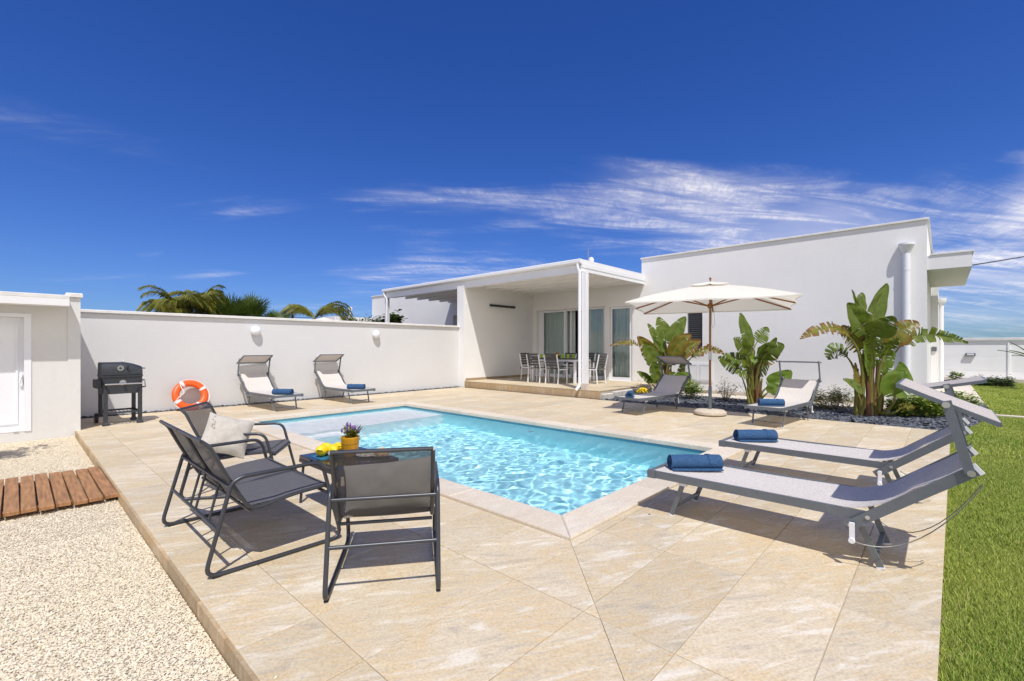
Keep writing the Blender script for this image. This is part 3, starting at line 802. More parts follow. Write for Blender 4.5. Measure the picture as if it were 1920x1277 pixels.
# lawn
lawn_poly = [(-8, EDGE(-8) - .004), (9.845, EDGE(9.845) - 0.004)] + [(x, y - 0.012) for x, y in bed_curve] + [(15.62, -0.72), (25.1, -0.72), (25.1, -24), (-8, -24)]
flat_poly('lawn', lawn_poly, -0.158, -0.045, 'lawn_soil', kind='structure')
MB().span(12.75, 12.93, -24, -0.70, -0.044, 0.004).build('lawn_edging', 'path_stone', kind='structure')
MB().span(15.62, 25.1, -0.71, 0.24, -0.158, -0.01).build('side_path', 'path_stone', kind='structure')
def in_lawn(x, y):
    lim = np.interp(x, [c[0] for c in bed_curve] + [25.2], [c[1] for c in bed_curve] + [-0.72])
    lim = np.where(x < 9.85, 0.048 - 0.0139 * x + 0.004 * np.sin(x * 31) * np.sin(x * 7.3), lim - 0.02)
    return (y < lim) & ~((x > 12.74) & (x < 12.94))
def grass(regions, seed):
    rs = np.random.RandomState(seed); Vs = []; Ts = []
    for (x0, x1, y0, y1, dens, hgt, wid) in regions:
        n = int((x1 - x0) * (y1 - y0) * dens)
        q = np.stack([rs.uniform(x0, x1, n), rs.uniform(y0, y1, n)], -1); q = q[in_lawn(q[:, 0], q[:, 1])]; n = len(q)
        a = rs.uniform(0, 6.283, n); H = hgt * rs.uniform(.5, 1.3, n); W = wid * rs.uniform(.7, 1.3, n)
        lean = rs.uniform(0.1, 0.9, n) * H; b = a + rs.normal(1.57, .6, n)
        dx, dy = np.cos(a) * W, np.sin(a) * W; lx, ly = np.cos(b) * lean, np.sin(b) * lean
        z0_ = np.full(n, -0.046)
        p0 = np.stack([q[:, 0] - dx, q[:, 1] - dy, z0_], -1); p1 = np.stack([q[:, 0] + dx, q[:, 1] + dy, z0_], -1)
        p2 = np.stack([q[:, 0] + lx * .35 + dx * .8, q[:, 1] + ly * .35 + dy * .8, z0_ + H * .6], -1)
        p3 = np.stack([q[:, 0] + lx * .35 - dx * .8, q[:, 1] + ly * .35 - dy * .8, z0_ + H * .6], -1)
        p4 = np.stack([q[:, 0] + lx, q[:, 1] + ly, z0_ + H], -1)
        Vs.append(np.stack([p0, p1, p2, p3, p4, p4], 1))
        patch = 0.5 + 0.5 * np.sin(q[:, 0] * 2.3 + 1.7 * np.sin(q[:, 1] * 3.1)) * np.sin(q[:, 1] * 2.9 + q[:, 0] * .7)
        mix = np.clip(patch * 0.35 + rs.uniform(0, .75, n), 0, 1)[:, None]
        c = np.array((0.20, 0.33, 0.036)) * (1 - mix) + np.array((0.50, 0.54, 0.12)) * mix
        dry = rs.uniform(0, 1, n) < 0.05
        c[dry] = (0.56, 0.47, 0.22)
        c *= rs.uniform(.75, 1.25, (n, 1)); Ts.append(np.repeat(c, 6, 0))
    V = np.concatenate(Vs); n = len(V)
    F = np.concatenate([np.arange(n)[:, None] * 6 + np.array((0, 1, 2, 3)), np.arange(n)[:, None] * 6 + np.array((3, 2, 4, 5))])
    return np_mesh('grass', V.reshape(-1, 3), F, np.concatenate(Ts))
me = grass([(1.6, 9.8, -.11, .03, 9000, .042, .0016), (1.6, 4.5, -1.2, .03, 52000, .030, .0014), (4.5, 8, -1.5, 0, 26000, .033, .0019), (8, 13.5, -2.3, 0, 10000, .043, .0034),
            (13.5, 25, -3.2, -.5, 3500, .05, .006), (2, 25, -6, -2.3, 1100, .05, .007)], 11)
link('lawn_grass', me, 'grass', kind='stuff', label='short green lawn grass along the right of the deck', category='grass')
# ------------------------------------------------------------------ garden wall, shed, house
WY = 11.62
gw = thing('garden_wall', (5.3, WY + .12, 0), 'long white rendered garden wall running behind the pool', 'wall')
def local(parent, mb):                                  # shapes are measured in the garden's own frame
    return mb.xform(Matrix.Translation(-Vector(parent.location)))
local(gw, MB().span(0.72, 9.93, WY, WY + .24, -0.15, 1.945)).build('wall_body', 'stucco_garden', gw)
local(gw, MB().cham(0.70, 9.93, WY - .05, WY + .29, 1.947, 2.0, .008)).build('coping', 'coping_cap', gw)
for k, (x, z) in enumerate(((3.77, 1.675), (6.86, 1.655))):
    t = thing('wall_lamp', (x, WY - .002, z), ('round white globe lamp on the garden wall above the left of the two loungers', 'round white globe lamp on the garden wall nearer the veranda')[k], 'lamp', 'globe lamps on the garden wall')
    MB().lathe([(0.06, 0.0), (0.06, -0.025), (0.045, -0.03), (0.0, -0.03)], 20, axis='y').build('bracket', 'white_plastic', t, True)
    MB().ball((0, -0.066, 0), 0.112, 28, (1, 0.72, 1)).build('globe', 'white_pvc', t, True)

shed = thing('garden_shed', (0.0, 9.92, GZ), 'low white shed with a panelled door at the left of the garden', 'shed')
SY = 9.90
hw = holed_wall('y', SY, 0.25, -4.0, 0.685, -0.15, 2.02, [(-0.72, 0.165, 0.06, 1.80)])
local(shed, hw).build('wall_body', 'stucco_shed', shed)
local(shed, MB().span(-4.0, 0.685, SY + .25, 11.6, -0.15, 2.0)).build('rear_body', 'stucco_shed', shed)
local(shed, MB().cham(-4.1, 0.555, SY - 0.37, 11.6, 2.021, 2.075, .006)).build('roof_slab', 'coping_cap', shed)
local(shed, MB().span(-4.1, 0.555, SY - 0.37, SY - .003, 1.915, 2.019)).build('roof_fascia', 'white_paint', shed)
local(shed, MB().span(0.555, 0.70, SY - 0.012, SY + .13, -0.15, 2.075)).build('corner_pier', 'stucco_shed', shed)
local(shed, MB().cham(0.53, 0.725, SY - 0.045, SY + .155, 2.077, 2.14, .01)).build('pier_cap', 'coping_cap', shed)
dr = local(shed, MB().span(-0.66, 0.09, SY + .07, SY + .11, 0.085, 1.74)).build('door', 'white_pvc', shed)
fr = MB()
for a in ((-0.72, -0.66), (0.09, 0.165)): fr.span(a[0], a[1], SY - .012, SY + .12, 0.062, 1.798)
fr.span(-0.66, 0.09, SY - .012, SY + .12, 1.741, 1.798); fr.span(-0.66, 0.09, SY - .004, SY + .12, 0.062, 0.084)
local(shed, fr).build('door_frame', 'white_pvc', shed)
mo = MB()
for (x0, x1, z0, z1) in ((-0.6, -0.575, .17, 1.66), (0.005, 0.03, .17, 1.66), (-0.575, 0.005, .17, .195), (-0.575, 0.005, 1.635, 1.66)): mo.span(x0, x1, SY + .055, SY + .0695, z0, z1)
local(shed, mo).build('moulding', 'white_pvc', dr)
hd = MB(); hd.span(0.048, 0.076, SY + .045, SY + .0695, .72, .92); hd.tube([(0.062, SY + .045, .88), (0.062, SY + .0, .88), (0.062, SY - .01, .87), (0.045, SY - .01, .78)], 0.011, 8)
local(shed, hd).build('handle', 'white_metal', dr)
vt = MB(); vt.span(-0.02, 0.03, SY - .016, SY - .0045, .066, .078); local(shed, vt).build('drain_cap', 'white_plastic', shed)

XW, HY0, HY1 = 13.4, 0.253, 6.92
FLZ = 0.21
house = thing('house', (XW + 3, 5.5, 0), 'white flat-roofed villa with tall rendered block and covered veranda', 'house')
D1, D2, WIN = (8.24, 11.21, FLZ, 2.66), (7.24, 8.07, FLZ, 2.62), (5.035, 5.48, 1.235, 2.42)
fw = holed_wall('x', XW, 0.26, HY0, 11.7, -0.15, 3.56, [D1, D2, WIN])
local(house, fw).build('front_wall', 'stucco_house', house)
up = MB(); up.span(XW, XW + .26, HY0, HY1, 3.56, 4.05)
up.span(XW + .26, XW + 8, HY0, HY0 + .25, -0.15, 4.05); up.span(XW + .26, XW + 8, HY1 - .25, HY1, 3.3, 4.05)
up.span(XW + 7.75, XW + 8, HY0 + .25, HY1 - .25, -.15, 4.05)
local(house, up).build('tall_block', 'stucco_house', house)
local(house, MB().span(XW + .26, XW + 7.75, HY0 + .25, HY1 - .25, 3.3, 3.5)).build('roof_slab', 'concrete', house)
cp = MB()
cp.cham(XW - .04, XW + .3, HY0 - .04, HY1 + .02, 4.052, 4.095, .006)
cp.cham(XW + .3, XW + 8.04, HY0 - .04, HY0 + .29, 4.052, 4.095, .006); cp.cham(XW + .3, XW + 8.04, HY1 - .29, HY1 + .02, 4.052, 4.095, .006); cp.cham(XW + 7.7, XW + 8.04, HY0 + .29, HY1 - .29, 4.052, 4.095, .006)
local(house, cp).build('parapet_coping', 'coping_cap', house)
lo = MB(); lo.span(XW + .26, XW + 8, HY1 - .001, 11.45, 3.3, 3.56); lo.span(XW + 7.75, XW + 8, HY1, 11.45, -.15, 3.299); lo.span(XW + .26, XW + 8, 11.452, 11.7, -.15, 3.56)
local(house, lo).build('low_block', 'stucco_house', house)
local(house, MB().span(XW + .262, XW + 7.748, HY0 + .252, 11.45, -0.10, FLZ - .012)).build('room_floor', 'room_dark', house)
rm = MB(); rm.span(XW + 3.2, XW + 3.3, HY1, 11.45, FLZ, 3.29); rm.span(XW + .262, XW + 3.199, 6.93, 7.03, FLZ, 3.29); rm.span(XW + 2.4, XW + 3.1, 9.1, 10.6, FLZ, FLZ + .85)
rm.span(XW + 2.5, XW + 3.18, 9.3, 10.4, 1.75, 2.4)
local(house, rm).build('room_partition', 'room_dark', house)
local(house, MB().span(XW - .014, XW - .001, HY0, 7.2, FLZ - .26, -0.02 + .1)).build('plinth', 'path_stone', house)
# front window with closed louvred shutter
wf = MB()
for a in ((WIN[0], WIN[0] + .035), (WIN[1] - .035, WIN[1])): wf.span(XW + .05, XW + .10, a[0], a[1], WIN[2], WIN[3])
wf.span(XW + .05, XW + .10, WIN[0] + .035, WIN[1] - .035, WIN[3] - .035, WIN[3]); wf.span(XW + .05, XW + .10, WIN[0] + .035, WIN[1] - .035, WIN[2], WIN[2] + .035)
wframe = local(house, wf).build('window', 'shutter', house)
n = 19
sl = MB(); sl.box((0, 0, 0), (0.05, WIN[1] - WIN[0] - .074, 0.008), Matrix.Rotation(R(52), 3, 'Y'))
slm = sl.mesh('slat'); slm.materials.append(MATS['shutter'])
for k in range(n):
    z = WIN[2] + .06 + (WIN[3] - WIN[2] - .12) * k / (n - 1)
    link('slat', slm, None, wframe, Vector((XW + .075, (WIN[0] + WIN[1]) / 2, z)) - Vector(house.location))
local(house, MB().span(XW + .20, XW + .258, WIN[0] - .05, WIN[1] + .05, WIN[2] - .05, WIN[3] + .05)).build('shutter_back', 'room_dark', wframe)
local(house, MB().cham(XW - .05, XW + .048, WIN[0] - .07, WIN[1] + .07, WIN[2] - .055, WIN[2] - .002, .004)).build('sill', 'path_stone', wframe)
# meter cupboard
cb = MB(); cb.span(XW - .02, XW - .001, 4.74, 5.52, .30, .86)
cup = local(house, cb).build('meter_cupboard', 'white_pvc', house)
for y0, y1 in ((4.775, 5.115), (5.145, 5.485)):
    pn = MB(); pn.span(XW - .03, XW - .0205, y0, y1, .335, .825); c_ = local(house, pn).build('cupboard_door', 'white_pvc', cup)
    q = MB()
    for (a, b_, c0, d0) in ((y0 + .03, y0 + .042, .37, .79), (y1 - .042, y1 - .03, .37, .79), (y0 + .042, y1 - .042, .37, .382), (y0 + .042, y1 - .042, .778, .79)): q.span(XW - .036, XW - .0305, a, b_, c0, d0)
    # inner beading
    local(house, q).build('cupboard_beading', 'coping_cap', cup)
# glazed doors
def glazed(name, y0, y1, z0, z1, xg, fw_=0.06, curtain=True, seed=0):
    f = MB()
    f.span(xg, xg + .055, y0, y0 + fw_, z0, z1); f.span(xg, xg + .055, y1 - fw_, y1, z0, z1)
    f.span(xg, xg + .055, y0 + fw_, y1 - fw_, z0, z0 + .10); f.span(xg, xg + .055, y0 + fw_, y1 - fw_, z1 - fw_, z1)
    d_ = local(house, f).build(name, 'white_pvc', house)
    local(house, MB().span(xg + .022, xg + .030, y0 + fw_ - .004, y1 - fw_ + .004, z0 + .096, z1 - fw_ + .004)).build('pane', 'pane', d_)
    if curtain:
        rr = random.Random(seed); rows = [[], []]
        m_ = 70
        for i in range(m_ + 1):
            t = i / m_; y = y0 - .03 + (y1 - y0 + .06) * t
            x = xg + .17 + .028 * math.sin(t * (y1 - y0) * 55 + rr.random() * .7) + .012 * math.sin(t * 17 + seed)
            rows[0].append((x, y, z0 + .02)); rows[1].append((x + .004 * math.sin(9 * t), y, z1 + .02))
        local(house, MB().sheet(rows)).build('curtain', 'curtain', d_, True)
    return d_
XD = XW + .155
glazed('glazed_door', 9.98, 11.06, FLZ + .012, 2.655, XD, .07, True, 1)
glazed('glazed_door', 9.76, 10.00, FLZ + .012, 2.655, XD + .062, .05, True, 2)
glazed('glazed_door', 8.38, 9.30, FLZ + .012, 2.655, XD + .062, .05, True, 3)
glazed('glazed_door', 7.30, 8.06, FLZ + .012, 2.615, XW + .05, .06, True, 4)
of = MB(); of.span(XD - .02, XD + .13, 11.06, 11.205, FLZ + .005, 2.655); of.span(XD - .02, XD + .13, 8.245, 8.375, FLZ + .005, 2.655); of.span(XD - .02, XD + .02, 8.375, 9.97, 2.60, 2.655)
of.span(XD - .02, XD + .13, 8.375, 11.06, FLZ - .005, FLZ + .011)
local(house, of).build('door_frame', 'white_pvc', house)
of = MB(); of.span(XW + .045, XW + .13, 7.245, 7.299, FLZ + .004, 2.615); of.span(XW + .045, XW + .13, 7.299, 8.06, FLZ - .005, FLZ + .0115)
local(house, of).build('door_frame', 'white_pvc', house)

# veranda: dividing wall, floor, roof, post
dv = MB(); dv.span(9.92, XW - .002, 11.38, 11.70, -0.15, 3.36)
local(house, dv).build('dividing_wall', 'stucco', house)
vr = thing('veranda_roof', (11.6, 6.75, FLZ), 'flat white slatted veranda roof on a square white post', 'veranda')
RY0, RY1, RX0 = 6.82, 16.2, 9.86
def L(mb): return local(vr, mb)
L(MB().span(RX0 + .1, XW - .003, RY0 + .032, RY1 - .03, 3.45, 3.52)).build('roof_panel', 'white_paint', vr)
gt = MB()
prof = [(0, .0), (-.0, .07), (-.015, .115), (-.085, .12), (-.1, .105), (-.1, .035), (-.07, 0)]
pts = [(RX0 + .098 + a, 3.455 + b_) for a, b_ in prof]
gt.add([(x, RY0 - .02, z) for x, z in pts] + [(x, RY1, z) for x, z in pts], [tuple(range(7)), tuple(range(13, 6, -1))] + [(i, 7 + i, 7 + (i + 1) % 7, (i + 1) % 7) for i in range(7)])
L(gt).build('gutter', 'white_metal', vr)
L(MB().span(RX0 + .10, RX0 + .22, RY0 + .032, RY1 - .03, 3.23, 3.449)).build('front_beam', 'white_paint', vr)
for k, (z0, z1, o_) in enumerate(((3.262, 3.36, 0.0), (3.362, 3.465, .012), (3.467, 3.575, .0))):
    L(MB().span(RX0 + .0985, XW - .004, RY0 - .0 - o_, RY0 + .03, z0, z1)).build('fascia_board', 'white_paint', vr)
for x in (10.40, 10.97, 11.56, 12.15, 12.74, 13.2):
    for (y0, y1) in ((RY0 + .033, 11.378), (11.702, RY1 - .032)):
        L(MB().span(x - .045, x + .045, y0, y1, 3.28, 3.448)).build('roof_beam', 'white_paint', vr)
L(MB().span(9.975, 10.105, 6.702, 6.832, FLZ, 3.229)).build('post', 'white_paint', vr)
L(MB().cham(9.965, 10.115, 6.692, 6.842, FLZ + .001, FLZ + .16, .006)).build('post_foot', 'path_stone', vr)
L(MB().span(9.975, 10.105, 16.03, 16.16, 0, 3.229)).build('post', 'white_paint', vr)
def downpipe(parent, pts, r, m='white_pvc', clips=()):
    o = local(parent, MB().tube(rounded(pts, .07, 6), r, 14)).build('downpipe', m, parent, True)
    for (x, y, z) in clips: local(parent, MB().lathe([(r + .004, -.012), (r + .004, .012)], 16, (x, y, z))).build('pipe_clip', m, parent, True)
    return o
downpipe(vr, [(9.90, 6.90, 3.46), (9.90, 6.90, 3.34), (9.945, 6.872, 3.22), (9.945, 6.872, FLZ + .10), (9.88, 6.90, FLZ + .02), (9.84, 6.915, FLZ - .02)], .04, clips=((9.945, 6.872, 2.4), (9.945, 6.872, .75)))
downpipe(vr, [(9.90, 16.1, 3.46), (9.90, 16.1, 3.36), (9.955, 15.985, 3.2), (9.955, 15.985, 0.2)], .04)
bar_ = thing('patio_heater_bar', (11.7, 11.379, 2.74), 'long black heater bar mounted on the veranda wall', 'heater')
MB().cham(-.62, .62, -.085, -.012, -.04, .03, .006).build('housing', 'black_plastic', bar_)
for x_ in (-.47, .47): MB().span(x_ - .03, x_ + .03, -.012, 0, -.03, .02).build('bracket', 'black_plastic', bar_)
for nm, x, z, w_, lab in (('light_switch', 12.85, 1.62, .13, 'white double switch plate on the veranda wall'), ('wall_socket', 12.72, .55, .09, 'white wall socket low on the veranda wall')):
    s_ = thing(nm, (x, 11.379, z), lab, 'switch' if 'switch' in nm else 'socket')
    MB().cham(-w_, w_, -.012, 0, -.05, .05, .004).build('plate', 'white_plastic', s_)
    MB().span(-w_ * .6, -w_ * .1, -.018, -.0125, -.03, .03).span(w_ * .1, w_ * .6, -.018, -.0125, -.03, .03).build('rocker', 'black_plastic' if 'socket' in nm else 'coping_cap', s_)
# porch floor with its tiles and riser
PXF, PYF0, PYF1 = 9.97, 6.28, 11.378
porch = MB().span(PXF, XW - .003, PYF0, PYF1, -0.15, FLZ - .022).build('porch_floor', 'grout', kind='structure')
x = PXF - .02
while x < XW - .03:
    x2 = min(x + .918, XW - .018)
    y = PYF0 - .012
    while y < PYF1 - .03:
        y2 = min(y + .463, PYF1 - .006)
        mb = MB(); cx, cy = (x + x2) / 2, (y + y2) / 2
        mb.cham(x + .002 - cx, x2 - .002 - cx, y + .002 - cy, y2 - .002 - cy, -.02, 0, .002)
        mb.build('tile', 'deck_tile', porch, loc=(cx, cy, FLZ))
        y = y2
    x = x2
y = PYF0
while y < PYF1 - .02:
    y2 = min(y + .918, PYF1)
    mb = MB(); mb.span(-.006, .006, -(y2 - y) / 2 + .0015, (y2 - y) / 2 - .0015, -.092, .092)
    mb.build('riser_tile', 'edge_tile', porch, loc=(PXF - .007, (y + y2) / 2, .094)); y = y2
MB().span(10.0, 13.38, 11.366, 11.377, FLZ + .002, FLZ + .075).build('skirting_tile', 'edge_tile', porch)
for k in range(6):
    a = 10.05 + k * .42
    rk = MB(); rk.cham(-.19, .19, -.06, .06, -.09, .09, .02)
    rk.xform(Matrix.Rotation(rnd.uniform(-.08, .08), 4, 'Z'))
    rk.build('edging_block', 'concrete', porch, loc=(a + .16, 6.19 + rnd.uniform(-.02, .02), .06 + rnd.uniform(-.02, .02)))
# right-hand side of the house: hopper pipe, canopy, wall vents
hp = thing('hopper_downpipe', (XW - .08, 0.585, 0), 'thick white downpipe with funnel head at the house corner', 'downpipe')
MB().tube([(0, 0, -.05), (0, 0, 3.38)], .068, 20).build('pipe', 'white_pvc', hp, True)
MB().lathe([(.07, 3.36), (.13, 3.52), (.145, 3.535), (.145, 3.575), (.125, 3.575), (.06, 3.4)], 24).build('funnel', 'white_pvc', hp, True)
for z in (.6, 1.9, 3.0): MB().lathe([(.073, z - .015), (.073, z + .015)], 20).build('pipe_clip', 'white_pvc', hp, True)
cn = MB(); cn.span(XW + .03, XW + 4.1, -.44, HY0 - .002, 2.97, 3.27)
cano = local(house, cn).build('side_canopy', 'stucco_house', house)
local(house, MB().cham(XW + .01, XW + 4.12, -.47, HY0 - .045, 3.272, 3.305, .004)).build('canopy_coping', 'coping_cap', house)
local(house, MB().span(XW + 4.3, XW + 8, 0.10, HY0 - .003, -.15, 3.0)).build('side_pier', 'stucco_house', house)
local(house, MB().span(XW + 3.2, XW + 4.1, 0.30, 1.0, 3.5, 3.85)).build('chimney', 'stucco', house)
sp = thing('side_downpipe', (XW + 5.0, 0.03, 0), 'slim cream downpipe with a hopper on the far side of the house', 'downpipe')
MB().tube(rounded([(0, 0, 2.55), (0, 0, .12), (.02, -.12, .02)], .06, 5), .05, 14).build('pipe', 'cream_wall', sp, True)
MB().lathe([(.05, 2.52), (.11, 2.62), (.11, 2.72), (.09, 2.72), (.04, 2.56)], 18).build('funnel', 'cream_wall', sp, True)
vb = thing('wall_vent', (XW + 4.28, .18, 1.25), 'small grey vent plate low on the house side pier', 'vent')
MB().span(-.02, .018, -.05, .05, -.06, .06).build('plate', 'alu_rail', vb)
# roof aerial
ae = thing('roof_aerial', (15.2, 10.1, 3.56), 'thin roof aerial beside a small white dish', 'aerial')
MB().tube([(0, 0, 0), (0, 0, 1.55)], .014, 8).build('mast', 'wire', ae)
MB().lathe([(.0001, .0), (.07, .015), (.13, .05), (.135, .05), (.07, .022)], 24, axis='x').build('dish', 'white_metal', ae, True, loc=(.05, -.06, 1.12))
MB().tube([(0, -.14, 1.42), (0, .14, 1.42)], .007, 6).build('crossbar', 'wire', ae)

# the neighbour's half, mirrored beyond the dividing wall
nb = thing('neighbour_house', (XW + 3, 19, 0), 'neighbouring white flat-roofed house beyond the garden wall', 'house')
NW = (15.6, 16.1, 1.45, 2.72)
local(nb, holed_wall('x', XW, .26, 11.703, 23.0, -.15, 3.4, [NW])).build('front_wall', 'stucco_house', nb)
nn = MB(); nn.span(XW, XW + 8, 16.25, 23.0, 3.402, 4.05); nn.span(XW + .26, XW + 8, 22.75, 23, -.15, 3.4); nn.span(XW + .262, XW + 7.7, 16.25, 22.74, 3.2, 3.399)
local(nb, nn).build('tall_block', 'stucco_house', nb)
local(nb, MB().cham(XW - .04, XW + 8, 16.21, 23.04, 4.052, 4.1, .006)).build('parapet_coping', 'coping_cap', nb)
local(nb, MB().span(XW + .09, XW + .13, NW[0], NW[1], NW[2], NW[3])).build('shutter', 'concrete', nb)
local(nb, MB().span(XW - 2.2, XW - .003, 22.9, 23.9, -.15, 2.9)).build('side_wing', 'stucco_house', nb)
local(nb, MB().lathe([(.05, 2.9), (.05, 3.25), (.13, 3.3), (.13, 3.42), (.05, 3.45), (0, 3.45)], 16, (XW - 1.2, 23.2, 0))).build('vent_cowl', 'white_pvc', nb, True)
nl = thing('wall_lantern', (XW - .05, 19.0, 2.25), 'small dark lantern on the neighbouring house wall', 'lamp')
MB().cham(-.05, .049, -.09, .09, -.09, .09, .02).build('lantern_body', 'alu_rail', nl)

# precast wall at the far right
fwll = thing('boundary_wall', (25.3, -6, 0), 'far white precast panel wall across the end of the lawn', 'wall')
ycur = 0.24; k = 0
pm = None
for k in range(9):
    y1 = 0.2 - k * 2.02; y0 = y1 - 1.98
    for j, (z0, z1) in enumerate(((-.15, .40), (.404, .95), (.954, 1.55))):
        local(fwll, MB().cham(25.3, 25.42, y0, y1, z0, z1, .004)).build('panel', 'cream_wall', fwll)
    local(fwll, MB().span(25.27, 25.45, y0 - .05, y0 + .01, -.15, 1.56)).build('post', 'cream_wall', fwll)
local(fwll, MB().cham(25.24, 25.50, -18.5, .2, 1.562, 1.66, .008)).build('coping', 'coping_cap', fwll)
local(fwll, MB().span(24.95, 25.24, -18.5, .1, -.15, .12)).build('footing', 'path_stone', fwll)
bl = thing('bulkhead_light', (25.24, -.78, 1.02), 'small dark bulkhead light on the far panel wall', 'lamp')
MB().cham(-.04, .058, -.14, .14, -.05, .05, .01).build('lamp_housing', 'alu_rail', bl)
MB().span(-.046, -.0405, -.10, .10, -.03, .03).build('lens', 'white_plastic', bl)
# overhead cables
c1 = MB(); c1.tube(bez((XW + .5, -.46, 3.05), (19, -3.0, 3.9), (30, -9, 6.5), 16), .012, 6)
c1.build('overhead_cable', 'black_plastic', label='black overhead cable running from the house canopy to the right', category='cable')
c2 = MB(); c2.tube(bez((-10, 34, 4.0), (6, 32, 2.6), (XW - .8, 23.6, 3.0), 24), .014, 6)
c2.build('overhead_cable', 'black_plastic', label='thin dark overhead cable above the garden wall between the palms', category='cable')
# ------------------------------------------------------------------ sun loungers and towels
W2 = 0.275                                               # half width to the middle of a side rail
def lounger(loc, rz, tilt, label, towel_label, back=1.0, towel=None):
    t = thing('sun_lounger', (*loc, 0), label, 'sun lounger', 'sun loungers round the pool', rz)
    BL, BZ = 1.36, 0.335
    up = Vector((0.555, 0, 0.44 * back)).normalized()            # direction of the backrest
    piv = Vector((1.35, 0, 0.312))
    lowe, tope = piv - up * 0.135, piv + up * 0.565
    for s in (-1, 1):
        MB().span(0.0, BL, s * W2 - .011, s * W2 + .011, BZ - .055, BZ).build('side_rail', 'alu_rail', t)
        r = MB().bar(lowe + Vector((0, s * (W2 + .026), 0)), tope + Vector((0, s * (W2 + .026), 0)), .022, .055)
        br = r.build('backrest_rail', 'alu_rail', t)
        for p in (piv, lowe + up * .03): MB().lathe([(.012, -.006), (.010, .004), (0.0001, .006)], 12, (p.x, s * (W2 + .038) , p.z), 'y').build('bolt', 'steel', br)
        cp = MB(); cp.bar(tope + up * .002 + Vector((0, s * (W2 + .026), 0)), tope + up * .022 + Vector((0, s * (W2 + .026), 0)), .026, .058); cp.build('end_cap', 'white_plastic', br)
    MB().span(-.03, -.001, -W2 - .014, W2 + .014, BZ - .05, BZ - .002).build('foot_rail', 'alu_rail', t)
    for s in (-1, 1): MB().cham(-.034, .03, s * (W2 + .002) - .017, s * (W2 + .002) + .017, BZ - .058, BZ + .003, .004).build('corner_cap', 'alu_rail', t)
    a, b = tope - up * .02, tope
    MB().tube([(a.x, -W2 - .02, a.z), (a.x, W2 + .02, a.z)], .014, 10).build('head_rail', 'alu_rail', t)
    # legs: two bent frames, each two flat bars joined low down
    for (x0, x1, z0) in ((0.235, 0.135, BZ - .06), (1.30, 1.405, BZ - .07)):
        for s in (-1, 1):
            lg = MB().bar((x0, s * (W2 - .03), z0), (x1, s * (W2 - .045), 0.004), .014, .034, (1, 0, 0)).build('leg', 'alu_rail', t)
            MB().bar((x1 + (x0 - x1) * .03, s * (W2 - .045), .012), (x1, s * (W2 - .045), 0.001), .02, .04, (1, 0, 0)).build('foot_cap', 'white_plastic', lg)
            MB().cham(x0 - .03, x0 + .03, s * (W2 - .022) - .012, s * (W2 - .022) + .012, z0 - .02, z0 + .025, .004).build('leg_bracket', 'white_plastic', t)
        f = 0.24
        MB().bar((x1 + (x0 - x1) * f, -W2 + .045, .004 + z0 * f), (x1 + (x0 - x1) * f, W2 - .045, .004 + z0 * f), .026, .014).build('leg_crossbar', 'alu_rail', t)
    # sling, sagging a little and bending up into the backrest
    prof = []
    for i in range(13):
        x = 1.16 * i / 12; prof.append((x, BZ - .004 - .010 * math.sin(math.pi * min(1, i / 12))))
    e0 = Vector((1.16, 0, BZ - .004)); e2 = piv + up * .27 + Vector((-.012, 0, .03)); e1 = Vector((1.38, 0, BZ - .014))
    prof += [(p.x, p.z) for p in bez(e0, e1, e2, 9)[1:]]
    for i in range(1, 7):
        p = piv + up * (.27 + (.545 - .27) * i / 6) + Vector((-.012, 0, .03)) * (1 - .25 * i / 6); prof.append((p.x, p.z - .010 * math.sin(math.pi * i / 6)))
    rows = []
    for x, z in prof:
        rows.append([(x, W2 * (-1 + 2 * j / 8) * .985, z - .012 * (1 - (-1 + 2 * j / 8) ** 2)) for j in range(9)])
    MB().sheet(rows, .003).build('sling', 'sling_grey', t, True)
    # canopy on two arms
    arm0 = piv + up * .545; arm1 = Vector((arm0.x - .095, 0, arm0.z + .345))
    for s in (-1, 1):
        ar = MB().bar(arm0 + Vector((0, s * (W2 + .05), -.02)), arm1 + Vector((0, s * (W2 + .05), .02)), .016, .042, (1, 0, 0)).build('canopy_arm', 'alu_rail', t)
        for p in (arm0, arm1): MB().lathe([(.017, -.008), (.015, .004), (0, .007)], 12, (p.x, s * (W2 + .062), p.z), 'y').build('arm_bolt', 'steel', ar)
    c, s_ = math.cos(R(tilt)), math.sin(R(tilt))
    q = lambda d, y, n=0: (arm1.x - d * c + n * s_, y, arm1.z + d * s_ + n * c)     # d forward over the sitter
    HW = W2 + .028; HL = .215
    cn = MB()
    for s in (-1, 1): cn.bar(q(-HL, s * HW), q(HL, s * HW), .02, .022)
    cn.bar(q(HL, -HW), q(HL, HW), .02, .022); cn.bar(q(-HL, -HW), q(-HL, HW), .02, .022)
    cf = cn.build('canopy_frame', 'alu_rail', t)
    MB().sheet([[q(-HL + 2 * HL * i / 8, HW * (-1 + 2 * j / 8), .0145 - .004 * math.sin(math.pi * i / 8)) for j in range(9)] for i in range(9)], .003).build('canopy_cloth', 'sling_canopy', t, True)
    # pulley and cord of the backrest
    pl = MB().cham(1.265, 1.292, -W2 - .058, -W2 - .050, .15, .27, .003).build('cord_bracket', 'white_plastic', t)
    MB().lathe([(.015, -.007), (.018, 0), (.015, .007)], 14, (1.278, -W2 - .066, .165), 'y').build('cord_wheel', 'white_plastic', pl, True)
    MB().tube(bez((1.29, -W2 - .06, .16), (1.56, -W2 + .06, .07), (1.83, -.12, .55), 14), .0028, 5).tube(bez((1.40, -W2 + .10, .26), (1.58, -.05, .08), (1.83, -.10, .56), 12), .0028, 5).build('draw_cord', 'wire', t)
    if towel:
        tx, ty, tr, L, tz = towel
        towel_roll(t, (tx, ty, BZ - .012), tr, L, towel_label)
    return t
